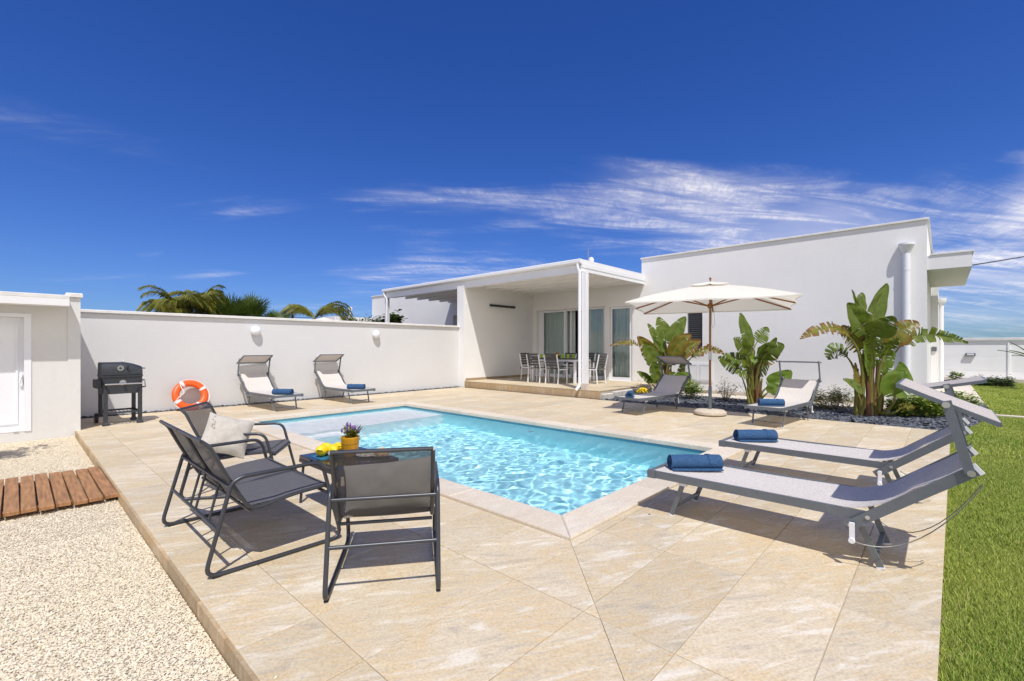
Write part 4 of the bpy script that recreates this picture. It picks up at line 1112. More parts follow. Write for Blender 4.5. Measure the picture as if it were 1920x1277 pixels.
def towel_roll(par, p, rot, L, label, r=0.062):
    """a terry towel rolled into a spiral, lying on a lounger (a thing of its own)"""
    M = Matrix.Translation(par.location) @ Matrix.Rotation(par.rotation_euler.z, 4, 'Z')
    w = M @ Vector(p)
    o = thing('rolled_towel', (w.x, w.y, w.z), label, 'towel', 'rolled blue towels', par.rotation_euler.z + rot)
    rr = random.Random(int(w.x * 100)); N = 96; rows = []; turns = 3.3
    for i in range(N + 1):
        a = i / N; th = a * turns * 2 * math.pi; rad = .012 + (r - .012) * a
        rows.append([(L * (-.5 + j / 10) + .004 * math.sin(th * 1.3 + j), rad * math.cos(th - 1.9) * 1.08 + .002 * math.sin(3 * j + th), r * .96 + rad * math.sin(th - 1.9) * .93 + .0015 * math.sin(5 * j + th * 2)) for j in range(11)])
    x0 = rows[-1]
    for k in range(1, 7):                                         # loose end lies flat on the sling
        rows.append([(p_[0], p_[1] * (1 - k / 6) + (-.01 - .075 * k / 6) * (k / 6), max(.004, p_[2] * (1 - k / 6))) for p_ in x0])
    MB().sheet(rows, .008).build('towel_roll', 'towel', o, True)
    MB().sheet([[(L * .5 * f, (r + .003) * math.cos(a) * 1.08, r * .96 + (r + .003) * math.sin(a) * .93) for a in [R(-30 + 15 * i) for i in range(15)]] for f in (.48, .55, .62)], .003).build('towel_hem', 'towel', o, True)
    return o
lounger((3.685, 1.67), R(-90), 24, 'nearest grey sun lounger with raised canopy overlapping the lawn edge', 'dark blue rolled towel on the lounger nearest the camera', towel=(.21, .03, R(43), .40, 0))
lounger((5.25, 1.66), R(-90.5), -13, 'second grey sun lounger, just behind the nearest one beside the pool', 'blue rolled towel on the second lounger from the front', towel=(.22, .03, R(43), .40, 0))
lounger((8.30, 2.13), R(-5.5), 2, 'grey sun lounger with level canopy in front of the middle banana plant', 'blue rolled towel on the lounger right of the parasol', back=1.15, towel=(.30, 0, R(-52), .38, 0))
lounger((8.03, 4.43), R(-6), 22, 'grey sun lounger in the parasol shade left of the pole', 'blue rolled towel on the lounger in the parasol shade', back=1.1, towel=(.17, .08, R(30), .36, 0))
lounger((3.79, 9.74), R(93), 24, 'left of the two grey sun loungers against the garden wall', 'blue rolled towel on the left lounger by the garden wall', back=1.15, towel=(.26, 0, R(37), .40, 0))
lounger((5.45, 9.74), R(91), 24, 'right of the two grey sun loungers against the garden wall', 'blue rolled towel on the right lounger by the garden wall', back=1.15, towel=(.32, 0, R(42), .40, 0))
# ------------------------------------------------------------------ dark tube sofa, armchairs, coffee table
def tube_seat(name, loc, rz, width, label, sofa=False):
    """local x forward from the rear feet, y to the sitter's left; origin at the rear right foot"""
    t = thing(name, (*loc, 0), label, 'sofa' if sofa else 'armchair', None if sofa else 'dark tube armchairs', rz)
    r = .0125
    for y in (0.0, width):
        pts = [(.0, y, .0135), (.135, y, .515), (.19, y, .543), (.665, y, .545), (.80, y, .0135)]
        P = rounded(pts, .075, 6, True)
        MB().tube(P, r, 10, True).build('side_frame', 'dark_tube', t, True)
        for x in (.06, .70): MB().span(x - .02, x + .02, y - .012, y + .012, 0.0, .008).build('glide', 'black_plastic', t)
    for (x, z) in ((.132, .488), (.068, .262)): MB().tube([(x, 0, z), (x, width, z)], .0105, 10).build('cross_tube', 'dark_tube', t, True)
    MB().tube([(.70, 0.0, .335), (.70, width, .335)], .010, 10).build('front_cross_tube', 'dark_tube', t, True)
    if sofa:
        for y in (.20, width * .5 - .06, width * .5 + .06, width - .20):
            MB().tube([(.070, y, .262), (.128, y, .486)], .008, 8).build('back_strut', 'dark_tube', t, True)
    # seat and back slings on bent rails
    g = .028
    spans = [(g, width - g)] if not sofa else [(g, width / 2 - .008), (width / 2 + .008, width - g)]
    prof = [Vector((.735, 0, .355)), Vector((.715, 0, .378)), Vector((.50, 0, .366)), Vector((.30, 0, .335)), Vector((.235, 0, .345)), Vector((.185, 0, .43)), Vector((.105, 0, .585)), Vector((.035, 0, .735)), Vector((-.005, 0, .77))]
    rail = rounded([(p.x, p.y, p.z) for p in prof], .05, 5)
    for (y0, y1) in ([(g, width - g)]):
        for y in ([y0, y1] if not sofa else [y0, width / 2, y1]):
            MB().tube([(p.x, y, p.z) for p in rail], .0115, 8).build('sling_rail', 'dark_tube', t, True)
    MB().tube([(.735, g, .352), (.735, width - g, .352)], .012, 8).build('seat_front_rail', 'dark_tube', t, True)
    MB().tube([(.248, g, .318), (.248, width - g, .318)], .010, 8).build('seat_rear_rail', 'dark_tube', t, True)
    for (y0, y1) in spans:
        MB().tube([(-.006, y0, .771), (-.006, y1, .771)], .011, 8).build('top_rail', 'dark_tube', t, True)
    seat = [p for p in rail if p.x > .232 and p.z < .40]
    back = [p for p in rail if not (p.x > .232 and p.z < .36)]
    def cloth(path, y0, y1, sag, nm, m):
        n = len(path)
        rows = [[(p.x, y0 + (y1 - y0) * j / 10, p.z + .013 - sag * math.sin(math.pi * i / (n - 1)) * math.sin(math.pi * j / 10)) for j in range(11)] for i, p in enumerate(path)]
        MB().sheet(rows, .003).build(nm, m, t, True)
    cloth(seat, g, width - g, .016, 'seat_sling', 'sling_char')
    for (y0, y1) in spans:
        n = len(back)
        rows = [[(p.x + .012 - .02 * math.sin(math.pi * i / (n - 1)) * math.sin(math.pi * j / 10), y0 + (y1 - y0) * j / 10, p.z) for j in range(11)] for i, p in enumerate(back)]
        MB().sheet(rows, .003).build('back_sling', 'sling_char' if sofa else 'sling_back', t, True)
    y0, y1 = g, width - g
    MB().tube([(.690, y0, .391), (.690, y1, .391)], .003, 6).build('seam', 'black_plastic', t)
    return t
sofa = tube_seat('garden_sofa', (0.715, 3.0), 0.0, 1.11, 'dark grey two-seat tube sofa beside the gravel edge', True)
fA = math.atan2(.81, .586)
armA = tube_seat('armchair', (1.516, 1.938), fA, .566, 'dark tube armchair nearest the camera, seen from behind')
fC = math.atan2(-.574, .82)
armC = tube_seat('armchair', (0.945, 4.72), fC, .566, 'dark tube armchair holding an upright pale cushion, behind the sofa')
def cushion(w, h, d, seed, label, loc, rz, tilt, roll=0.0, m='linen', prints=0):
    o = thing('cushion', loc, label, 'cushion', None, rz)
    rr = random.Random(seed); n = 16; pts = {}
    def P(u, v, s):
        k = (1 - abs(u) ** 2.4) * (1 - abs(v) ** 2.4)
        pin = 1 - .07 * (1 - abs(u) ** 2) * abs(v) ** 3 - 0
        x = u * w / 2 * (1 - .06 * (1 - v * v)); z = v * h / 2 * (1 - .06 * (1 - u * u))
        y = s * (d / 2 * max(0, k) ** .5 + .004) + .006 * math.sin(7 * u + seed) * math.sin(5 * v)
        return Vector((x, y, z))
    Mx = Matrix.Rotation(tilt, 4, 'X') @ Matrix.Rotation(roll, 4, 'Y')
    mb = MB()
    for s in (-1, 1):
        rows = [[Mx @ P(-1 + 2 * i / n, -1 + 2 * j / n, s) for j in range(n + 1)] for i in range(n + 1)]
        if s > 0: rows = rows[::-1]
        mb.sheet(rows)
    zmin = min(v[2] for v in mb.v)
    mb.xform(Matrix.Translation((0, 0, -zmin)))
    mb.build('cushion_cover', m, o, True)
    if prints:
        for k in range(prints):
            u, v = -.80 + .18 * rr.random(), -.55 + 1.3 * rr.random()
            c = Mx @ P(u, v, -1); q = MB(); a = rr.random() * 3
            pts_ = [(Mx @ P(u + .055 * math.cos(i) * (1 if i % 2 else .5), v + .075 * math.sin(i) * (1 if i % 2 else .5), -1)) + Vector((0, -.0015, -zmin)) for i in range(7)]
            q.add(pts_, [tuple(range(7))]); q.build('printed_motif', 'linen_print', o)
    return o
def at(root, p):
    return Matrix.Translation(root.location) @ Matrix.Rotation(root.rotation_euler.z, 4, 'Z') @ Vector(p)
cushion(.36, .36, .14, 3, 'pale beige linen cushion standing in the rear armchair', (1.24, 4.50, .348), R(-4), R(-34), R(22), 'linen', 7)
p = at(armA, (.30, .27, .350)); cushion(.50, .29, .11, 5, 'beige cushion seen through the mesh back of the nearest armchair', p, fA + R(90) + R(180), R(-24), R(-4), 'linen')

tab = thing('coffee_table', (1.875, 3.59, 0), 'low dark coffee table with glossy top holding fruit and a potted lavender', 'table')
MB().cham(-.255, .255, -.345, .345, .372, .40, .004).build('table_top', 'table_top', tab)
fr = MB(); 
for (a, b) in (((-.25, -.34), (.25, -.34)), ((.25, -.34), (.25, .34)), ((.25, .34), (-.25, .34)), ((-.25, .34), (-.25, -.34))): fr.bar((a[0], a[1], .358), (b[0], b[1], .358), .022, .026)
fr.build('table_frame', 'dark_tube', tab)
for sx in (-1, 1):
    for sy in (-1, 1): MB().tube([(sx * .235, sy * .31, .35), (sx * .25, sy * .335, .0)], .0115, 8).build('leg', 'dark_tube', tab, True)
TZ = .4005
pm_ = MB(); pm_.cham(-.14, .14, -.10, .10, 0, .003, .0008)
pm_.build('placemat', 'mat_blue', None, loc=(1.80, 3.72, TZ), label='blue placemat under the fruit on the coffee table', category='placemat')
rnd2 = random.Random(21)
for k, (x, y, z, a, lab) in enumerate(((1.72, 3.735, .036, .3, 'leftmost yellow lemon on the blue placemat'), (1.80, 3.70, .036, 1.4, 'middle yellow lemon on the blue placemat'), (1.785, 3.80, .036, 2.2, 'yellow lemon behind the other lemons on the placemat'), (1.865, 3.745, .036, .9, 'yellow lemon touching the yellow pot'))):
    o = thing('lemon', (x, y, TZ + .0035), lab, 'lemon', 'lemons on the coffee table', a)
    prof = [(.0001, -.052), (.008, -.049), (.014, -.043), (.030, -.028), (.037, 0), (.030, .028), (.014, .043), (.008, .050), (.0001, .053)]
    MB().lathe(prof, 18, (0, 0, 0), 'x').xform(Matrix.Scale(1.25, 4) @ Matrix.Translation((0, 0, .0375))).build('lemon_body', 'lemon', o, True)
lb = thing('lemon_leaf_sprig', (1.76, 3.64, TZ + .003), 'green leafy sprig lying in front of the lemons', 'leaves')
for k in range(9):
    a = rnd2.uniform(0, 6.28); q = MB(); L_ = rnd2.uniform(.05, .085); b = Vector((rnd2.uniform(-.06, .08), rnd2.uniform(-.02, .06), .004 + .006 * k))
    d_ = Vector((math.cos(a), math.sin(a), rnd2.uniform(.0, .35))); s_ = Vector((-math.sin(a), math.cos(a), 0))
    rows = [[b + d_ * L_ * t_ + s_ * .018 * math.sin(math.pi * min(.98, t_ + .02)) * v_ + Vector((0, 0, .012 * math.sin(math.pi * t_) + .006 * abs(v_))) for v_ in (-1, 0, 1)] for t_ in (0, .25, .5, .75, 1)]
    q.sheet(rows).build('leaf', 'leaf_lime', lb, True)
pot = thing('lavender_pot', (1.895, 3.60, TZ), 'yellow bucket pot planted with purple lavender on the coffee table', 'potted plant')
MB().lathe([(.0001, .002), (.047, 0), (.050, .004), (.060, .118), (.062, .122), (.062, .130), (.056, .130), (.052, .112), (.0001, .112)], 24).build('bucket', 'pot_yellow', pot, True)
for z, rr_ in ((.05, .0548), (.085, .058)): MB().lathe([(rr_ + .0005, z - .0015), (rr_ + .0013, z), (rr_ + .0005, z + .0015)], 24).build('bucket_band', 'pot_line', pot, True)
for k in range(26):
    a, l_ = rnd2.uniform(0, 6.28), rnd2.uniform(.015, .085); top = Vector((math.cos(a) * l_, math.sin(a) * l_, .15 + rnd2.uniform(.01, .065))); b = Vector((math.cos(a) * .02, math.sin(a) * .02, .112))
    st_ = MB().tube(bez(b, (b + top) / 2 + Vector((0, 0, .015)), top, 5), .0013, 4).build('flower_stem', 'leaf_green', pot)
    if k % 2 == 0: MB().ball(tuple(top), .0085, 7, (.75, .75, 1.9)).build('flower_spike', 'lavender', st_, True)
    for m_ in range(5):
        q = MB(); p_ = b.lerp(top, rnd2.uniform(.2, .8)); aa = rnd2.uniform(0, 6.28); d_ = Vector((math.cos(aa), math.sin(aa), .7)) * .03; s_ = Vector((-math.sin(aa), math.cos(aa), 0)) * .005
        q.add([p_ - s_, p_ + s_, p_ + d_ * .6 + s_, p_ + d_, p_ + d_ * .6 - s_], [(0, 1, 2, 3, 4)]); q.build('leaf', 'palm_green', st_)
pot.scale = (1.22, 1.22, 1.22)
pl = thing('pastry_plate', (1.985, 3.475, TZ), 'white plate of cream pastries topped with red berries', 'plate')
MB().lathe([(.0001, .004), (.055, .004), (.092, .016), (.095, .019), (.09, .021), (.055, .009), (.0001, .009)], 28).build('dish', 'plate_white', pl, True)
for k in range(6):
    a = k * 1.05; x, y = .045 * math.cos(a), .045 * math.sin(a)
    c_ = MB().lathe([(.0001, .009), (.02, .009), (.025, .026), (.018, .034), (.0001, .036)], 12, (x, y, 0)).build('pastry', 'cream_food', pl, True)
    MB().ball((x, y, .040), .011, 9).build('berry', 'berry', c_, True)
bk = thing('bread_plate', (2.055, 3.375, TZ), 'plate of small bread rolls at the right end of the coffee table', 'plate')
MB().lathe([(.0001, .004), (.045, .004), (.075, .014), (.077, .017), (.045, .008), (.0001, .008)], 24).build('dish', 'plate_white', bk, True)
for k in range(5):
    a = k * 1.26; MB().ball((.036 * math.cos(a), .036 * math.sin(a), .030), .026, 12, (1.15, .95, .8)).build('bread_roll', 'bread', bk, True)
MB().ball((0, 0, .058), .026, 12, (1.15, .95, .75)).build('bread_roll', 'bread', bk, True)
# ------------------------------------------------------------------ barbecue, life ring, parasol, walkway
gr = thing('barbecue', (1.235, 10.37, 0), 'black charcoal barbecue cart with lid against the garden wall', 'barbecue', None, R(2))
BW, BD = .225, .25                                      # half sizes to the legs
for sx in (-1, 1):
    for sy in (-1, 1):
        z0 = .0 if sy < 0 or sx > 0 else .05
        lg = MB().cham(sx * BW - .027, sx * BW + .027, sy * BD - .024, sy * BD + .024, z0 + .055, .60, .002).build('leg', 'grill_black', gr)
        if not (sx < 0 and sy > 0):
            MB().prism([(sx * BW - .042, sy * BD - .038), (sx * BW + .042, sy * BD - .038), (sx * BW + .042, sy * BD + .038), (sx * BW - .042, sy * BD + .038)], 0, .056, .03, [(sx * BW - .028, sy * BD - .026), (sx * BW + .028, sy * BD - .026), (sx * BW + .028, sy * BD + .026), (sx * BW - .028, sy * BD + .026)]).build('foot', 'grill_black', lg)
wh = MB().lathe([(.03, -.022), (.078, -.022), (.085, -.014), (.085, .014), (.078, .022), (.03, .022)], 22, (-BW - .055, BD - .01, .085), 'x').build('wheel', 'black_plastic', gr, True)
MB().lathe([(.03, -.024), (.0001, -.026)], 14, (-BW - .055, BD - .01, .085), 'x').build('hub', 'alu_rail', wh, True)
sh = MB()
for y in (-BD, BD): sh.bar((-BW, y, .205), (BW, y, .205), .022, .03)
for x in (-BW, BW): sh.bar((x, -BD + .012, .205), (x, BD - .012, .205), .022, .03)
gs_ = sh.build('shelf_frame', 'grill_black', gr)
for k in range(9): MB().bar((-BW + .02 + k * .051, -BD, .200), (-BW + .02 + k * .051, BD, .200), .008, .006).build('shelf_rod', 'grill_black', gs_)
MB().prism([(-.262, -.225), (.262, -.225), (.262, .225), (-.262, .225)], .515, .80, .0).build('fire_box', 'grill_black', gr)
MB().cham(-.27, .27, -.24, .235, .80, .825, .006).build('box_rim', 'grill_black', gr)
def lid_prof(x):
    return 1.045 - .075 * max(0, (x - .02) / .25) ** 1.6
n = 16; rows = []
for i in range(n + 1):
    x = -.265 + .53 * i / n; zt = lid_prof(x)
    rows.append([(x, -.232, .827), (x, -.228, .91), (x, -.215, zt - .05), (x, -.175, zt - .012), (x, -.08, zt), (x, .08, zt), (x, .175, zt - .012), (x, .215, zt - .05), (x, .228, .827)])
mb = MB().sheet([r[::-1] for r in rows])
for r in (rows[0], rows[-1]): mb.add(r, [tuple(range(9))])
lidg = mb.build('lid', 'grill_black', gr, True)
MB().lathe([(.044, -.231), (.044, -.236), (.0001, -.237)], 22, (-.03, 0, .945), 'y').build('lid_gauge', 'steel', lidg, True)
for k in range(4):
    a = k * math.pi / 4; MB().bar((-.03 - .036 * math.cos(a), -.2385, .945 - .036 * math.sin(a)), (-.03 + .036 * math.cos(a), -.2385, .945 + .036 * math.sin(a)), .003, .007).build('gauge_spoke', 'grill_black', lidg)
MB().tube([(.06, -.234, .93), (.06, -.265, .95), (.06, -.265, .985)], .012, 8).build('lid_knob', 'black_plastic', lidg, True)
MB().lathe([(.018, 0), (.018, .018), (.014, .024), (.0001, .024)], 14, (.04, 0, 1.04)).build('lid_vent', 'steel', lidg, True)
MB().bar((-.26, -.239, .845), (.26, -.239, .845), .012, .018).build('lid_lip', 'grill_black', lidg)
MB().lathe([(.046, -.226), (.046, -.232), (.0001, -.233)], 22, (0.0, 0, .70), 'y').build('air_vent', 'steel', gr, True)
MB().lathe([(.018, -.235), (.02, -.26), (.0001, -.262)], 14, (.02, 0, .645), 'y').build('vent_knob', 'black_plastic', gr, True)
hb = MB().tube([(-.245, -.32, .685), (.245, -.32, .685)], .013, 12).build('front_handle', 'steel', gr, True)
for x in (-.235, .235): MB().bar((x, -.32, .685), (x, -.235, .70), .02, .05, (0, 0, 1)).build('handle_bracket', 'grill_black', hb)
for z in (.60, .72, .93): MB().tube([(.264, -.05, z), (.33, -.05, z), (.33, .05, z), (.264, .05, z)], .008, 6).build('side_hook', 'grill_black', gr)
MB().cham(-.335, -.272, -.20, .16, .62, .76, .006).build('side_tray', 'grill_black', gr)
MB().tube([(.33, -.04, .70), (.335, -.05, .62), (.345, -.03, .60)], .006, 6).build('hanging_tool', 'black_plastic', gr)

rg = thing('life_ring', (2.475, 11.40, 0), 'orange life ring with white bands leaning on the garden wall', 'life ring', None, R(4))
RR, rr_ = .258, .068; lean = Matrix.Rotation(R(-22), 4, 'X')
def ring_pt(a, b, extra=0.0): return Vector(((RR + (rr_ + extra) * math.cos(b)) * math.cos(a), (rr_ + extra) * .78 * math.sin(b), (RR + (rr_ + extra) * math.cos(b)) * math.sin(a)))
def ring_part(a0, a1, na, extra, closed):
    mb = MB(); nb_ = 16; V = []
    for i in range(na + (0 if closed else 1)):
        a = a0 + (a1 - a0) * i / na
        for k in range(nb_): V.append(lean @ ring_pt(a, 2 * math.pi * k / nb_, extra) )
    F = []
    for i in range(na):
        i2 = (i + 1) % na if closed else i + 1
        for k in range(nb_): F.append((i * nb_ + k, i2 * nb_ + k, i2 * nb_ + (k + 1) % nb_, i * nb_ + (k + 1) % nb_))
    mb.add(V, F); return mb
zl = -min(v[2] for v in ring_part(0, 2 * math.pi, 48, 0, True).v)
up_ = Matrix.Translation((0, 0, zl + .001))
ring_part(0, 2 * math.pi, 48, 0, True).xform(up_).build('ring_body', 'ring_orange', rg, True)
for a in (R(28), R(118), R(208), R(298)): ring_part(a - .10, a + .10, 6, .0025, False).xform(up_).build('white_band', 'ring_band', rg, True)
rp = MB()
for q in range(4):
    a0, a1 = R(28 + 90 * q), R(118 + 90 * q); pts = []
    for i in range(17):
        t_ = i / 16; a = a0 + (a1 - a0) * t_; k = math.sin(math.pi * t_)
        R_ = RR + rr_ + .006 - (.20 * k if q == 1 else -.012 * k)
        off = -.03 - .05 * k if q == 1 else 0
        pts.append(up_ @ lean @ Vector((R_ * math.cos(a), off, max(R_ * math.sin(a), -RR - rr_ + .02))))
    MB().tube(pts, .008, 7).build('grab_rope', 'rope', rg, True)

ps = thing('parasol', (9.09, 3.27, 0), 'large square cream parasol on a wooden pole with stone base', 'parasol', None, R(-73.5))
MB().lathe([(.0001, .002), (.25, 0), (.295, .03), (.29, .07), (.24, .105), (.05, .115), (.0001, .115)], 30).xform(Matrix.Diagonal((1.0, 1.0, 1, 1))).build('base_stone', 'ballast', ps, True)
MB().tube([(0, 0, .085), (0, 0, .55)], .030, 16).build('base_sleeve', 'alu_rail', ps, True)
tiltM = Matrix.Translation((0, 0, 1.2)) @ Matrix.Rotation(R(-3.2), 4, 'X') @ Matrix.Translation((0, 0, -1.2))
MB().tube([(0, 0, .45), (0, 0, 1.2)], .022, 14).build('lower_pole', 'wood_pole', ps, True)
MB().tube([(0, 0, 1.06), (0, 0, 1.22)], .0265, 14).build('pole_joint', 'steel', ps, True)
MB().tube([(0, 0, 1.18), (0, 0, 2.56)], .021, 14).xform(tiltM).build('upper_pole', 'wood_pole', ps, True)
A, B = 1.43, .91                                          # half sizes: long side across, short side in depth
ZE, ZT = 2.11, 2.52
def canopy_z(x, y):
    m_ = max(abs(x) / A, abs(y) / B)
    return ZT - (ZT - ZE) * m_ + .03 * math.sin(math.pi * min(1, m_))
ribs = [(A, B), (0, B), (-A, B), (-A, 0), (-A, -B), (0, -B), (A, -B), (A, 0)]
def edge_pts(sc, n=10, sag=.0):
    out = []
    for k in range(8):
        p, q = Vector((*ribs[k], 0)), Vector((*ribs[(k + 1) % 8], 0))
        for i in range(n):
            t_ = i / n; v = p.lerp(q, t_); pull = 1 - .045 * math.sin(math.pi * t_) * sc
            out.append((v.x * sc * pull, v.y * sc * pull, math.sin(math.pi * t_)))
    return out
rows = []
for s in [.10 + .90 * i / 12 for i in range(13)]:
    ring = edge_pts(s); ring.append(ring[0])
    rows.append([tiltM @ Vector((x, y, ZT - (ZT - ZE) * s + .035 * math.sin(math.pi * s) - .022 * d_ * s * (1 - .55 * s))) for x, y, d_ in ring])
cb_, nt_ = None, None
m, nt, b, out = new_mat('parasol_canvas')
v = coords(nt); c = ramp(nt, noise(nt, v, 3, 3), [(0.3, (0.87, 0.84, 0.74)), (0.7, (0.90, 0.87, 0.78))])
nt.links.new(c, b.inputs['Base Color']); b.inputs['Roughness'].default_value = .9
bump(nt, b, noise(nt, v, 300, 2), .12, .002)
tl = nnode(nt, 'ShaderNodeBsdfTranslucent'); nt.links.new(c, tl.inputs['Color']); mx = nnode(nt, 'ShaderNodeMixShader'); mx.inputs[0].default_value = .34
nt.links.new(b.outputs[0], mx.inputs[1]); nt.links.new(tl.outputs[0], mx.inputs[2]); nt.links.new(mx.outputs[0], out.inputs['Surface'])
MATS['parasol_canvas'] = m
MB().sheet(rows).build('canopy', 'parasol_canvas', ps, True)
val = []
for dz_ in (0, -.09):
    ring = edge_pts(1.0); ring.append(ring[0])
    val.append([tiltM @ Vector((x, y, ZE - .022 * d_ * .45 + dz_ * (1 - .12 * d_))) for x, y, d_ in ring])
MB().sheet([val[0][::4] if False else val[0], [p_ + (q_ - p_) * .30 for p_, q_ in zip(val[0], val[1])]]).build('hem', 'parasol_canvas', ps, True)
rows = []
for s in (.01, .08, .16, .23):
    ring = edge_pts(s); ring.append(ring[0])
    rows.append([tiltM @ Vector((x * 1.0, y * 1.15, ZT + .055 - (ZT - ZE) * s * .95 - .02 * d_ * (s / .23))) for x, y, d_ in ring])
MB().sheet(rows).build('vent_cap', 'parasol_canvas', ps, True)
MB().lathe([(.0001, 0), (.016, .0), (.012, .03), (.024, .05), (.02, .075), (.0001, .085)], 14, (0, 0, ZT + .05)).xform(tiltM).build('finial', 'wood_pole', ps, True)
MB().lathe([(.03, -.05), (.05, -.03), (.05, .03), (.03, .045)], 16, (0, 0, 2.10)).xform(tiltM).build('hub', 'wood_pole', ps, True)
for (x, y) in ribs:
    rb = MB().bar(tiltM @ Vector((x * .02, y * .02, ZT - .03)), tiltM @ Vector((x * .985, y * .985, ZE - .012)), .018, .026).build('rib', 'wood_pole', ps)
    k = .46 if abs(x) > 0 and abs(y) > 0 else .55
    MB().bar(tiltM @ Vector((x * .03, y * .03, 2.10)), tiltM @ Vector((x * k, y * k, ZT - (ZT - ZE) * k - .015)), .016, .022).build('strut', 'wood_pole', rb)
MB().tube([tiltM @ Vector(p) for p in ((.05, -.03, 2.08), (.075, -.03, 1.9), (.085, -.03, 1.72), (.05, -.03, 1.66), (.03, -.03, 1.75), (.03, -.03, 2.05))], .004, 6).build('pull_cord', 'wire', ps)

# timber walkway over the gravel
ww = thing('timber_walkway', (0.2, 6.15, GZ), 'short timber walkway of brown boards laid across the gravel', 'walkway')
for y in (5.62, 6.66): MB().span(-1.9, .428, y - 6.15 - .035, y - 6.15 + .035, 0.0, .035).build('bearer', 'wood_plank', ww)
for k in range(17):
    x1 = .635 - k * .1015; L0, L1 = 5.45 + rnd.uniform(-.03, .03), 6.86 + rnd.uniform(-.025, .025)
    mb = MB(); mb.cham(-.045, .045, L0 - 6.15, L1 - 6.15, 0, .032, .004)
    o = mb.build('board', 'wood_plank', ww, loc=(x1 - .047 - .2, 0, .036 + rnd.uniform(-.003, .003)))
    o.rotation_euler = (rnd.uniform(-.002, .002), rnd.uniform(-.02, .02), rnd.uniform(-.006, .006))
# ------------------------------------------------------------------ plants
def banana_leaf(par, base, ctrl, tip, W, m, tear=.15, roll=0.0, fold=.45, droop=0.0, seed=0, stalk=None, sr=.014):
    """one paddle leaf: midrib along a curve, two side wings folded up along it, split into strips where torn"""
    rr = random.Random(seed * 7 + 3)
    n = 30; mid = bez(base, ctrl, tip, n + 1)
    V, F, marg = [], [], []
    def width(t): return W / 2 * (math.sin(math.pi * min(1, t ** .72)) ** .62 if 0 < t < 1 else 0.0) * (1 - .15 * t) + .002
    frames = []
    for i, p in enumerate(mid):
        tg = (mid[min(i + 1, n)] - mid[max(i - 1, 0)]).normalized()
        nrm = Vector((0, -1, .35))
        lat = tg.cross(nrm)
        if lat.length < .05: lat = Vector((1, 0, 0))
        lat.normalize(); nrm = lat.cross(tg).normalized()
        q = Matrix.Rotation(roll, 3, tg)
        frames.append((q @ lat, q @ nrm, tg))
    for side in (-1, 1):
        i = 0
        while i < n:
            run = 1
            while i + run < n and rr.random() > tear: run += 1
            if tear > .35: run = min(run, 3)
            a = fold + rr.uniform(-.12, .12) + (rr.uniform(-.5, .35) if tear > .3 else rr.uniform(-.08, .08)) ; short = rr.uniform(.55, 1.0) if tear > .45 else rr.uniform(.93, 1.0)
            skew = rr.uniform(.0, .03) if tear > .3 else .0
            o = len(V); C = 5
            for k in range(run + 1):
                t = (i + k) / n; lat, nrm, tg = frames[i + k]; w = width(t) * short
                tighten = 0.0 if tear < .05 else (.010 if k == 0 else (-.010 if k == run else 0))
                for c in range(C):
                    u = c / (C - 1)
                    ang = a * (1 - .45 * u) 
                    off = lat * side * (w * u * math.cos(ang)) + nrm * (-w * u * math.sin(ang)) * -1 + tg * (u * (.02 + tighten + skew)) + Vector((0, 0, -droop * u * u * w))
                    off += nrm * .006 * math.sin(17 * t + 5 * u)
                    V.append(mid[i + k] + off); marg.append(u * .55 + max(0, t - .75) * 1.2 + (.12 if tear > .4 else 0))
            for k in range(run):
                for c in range(C - 1):
                    f = (o + k * C + c, o + (k + 1) * C + c, o + (k + 1) * C + c + 1, o + k * C + c + 1)
                    F.append(f if side > 0 else f[::-1])
            i += run
    me = bpy.data.meshes.new('leaf'); me.from_pydata([tuple(v) for v in V], [], F); me.update()
    me.polygons.foreach_set('use_smooth', [True] * len(F))
    at_ = me.attributes.new('margin', 'FLOAT', 'POINT'); at_.data.foreach_set('value', marg)
    o = link('leaf', me, m, par)
    rib = [mid[i] - frames[i][1] * .003 for i in range(0, n + 1, 3)]
    MB().tube(rib, [max(.0025, sr * .8 * (1 - i / len(rib))) for i in range(len(rib))], 6).build('midrib', 'stalk', o, True)
    if stalk:
        foot = Vector(stalk); b = Vector(base); tg = (Vector(ctrl) - b).normalized()
        c1 = b - tg * (b - foot).length * .45
        MB().tube(bez(foot, c1, b, 12), [sr * (2.1 - 1.2 * i / 11) for i in range(12)], 8).build('stalk', 'stalk', o, True)
    return o
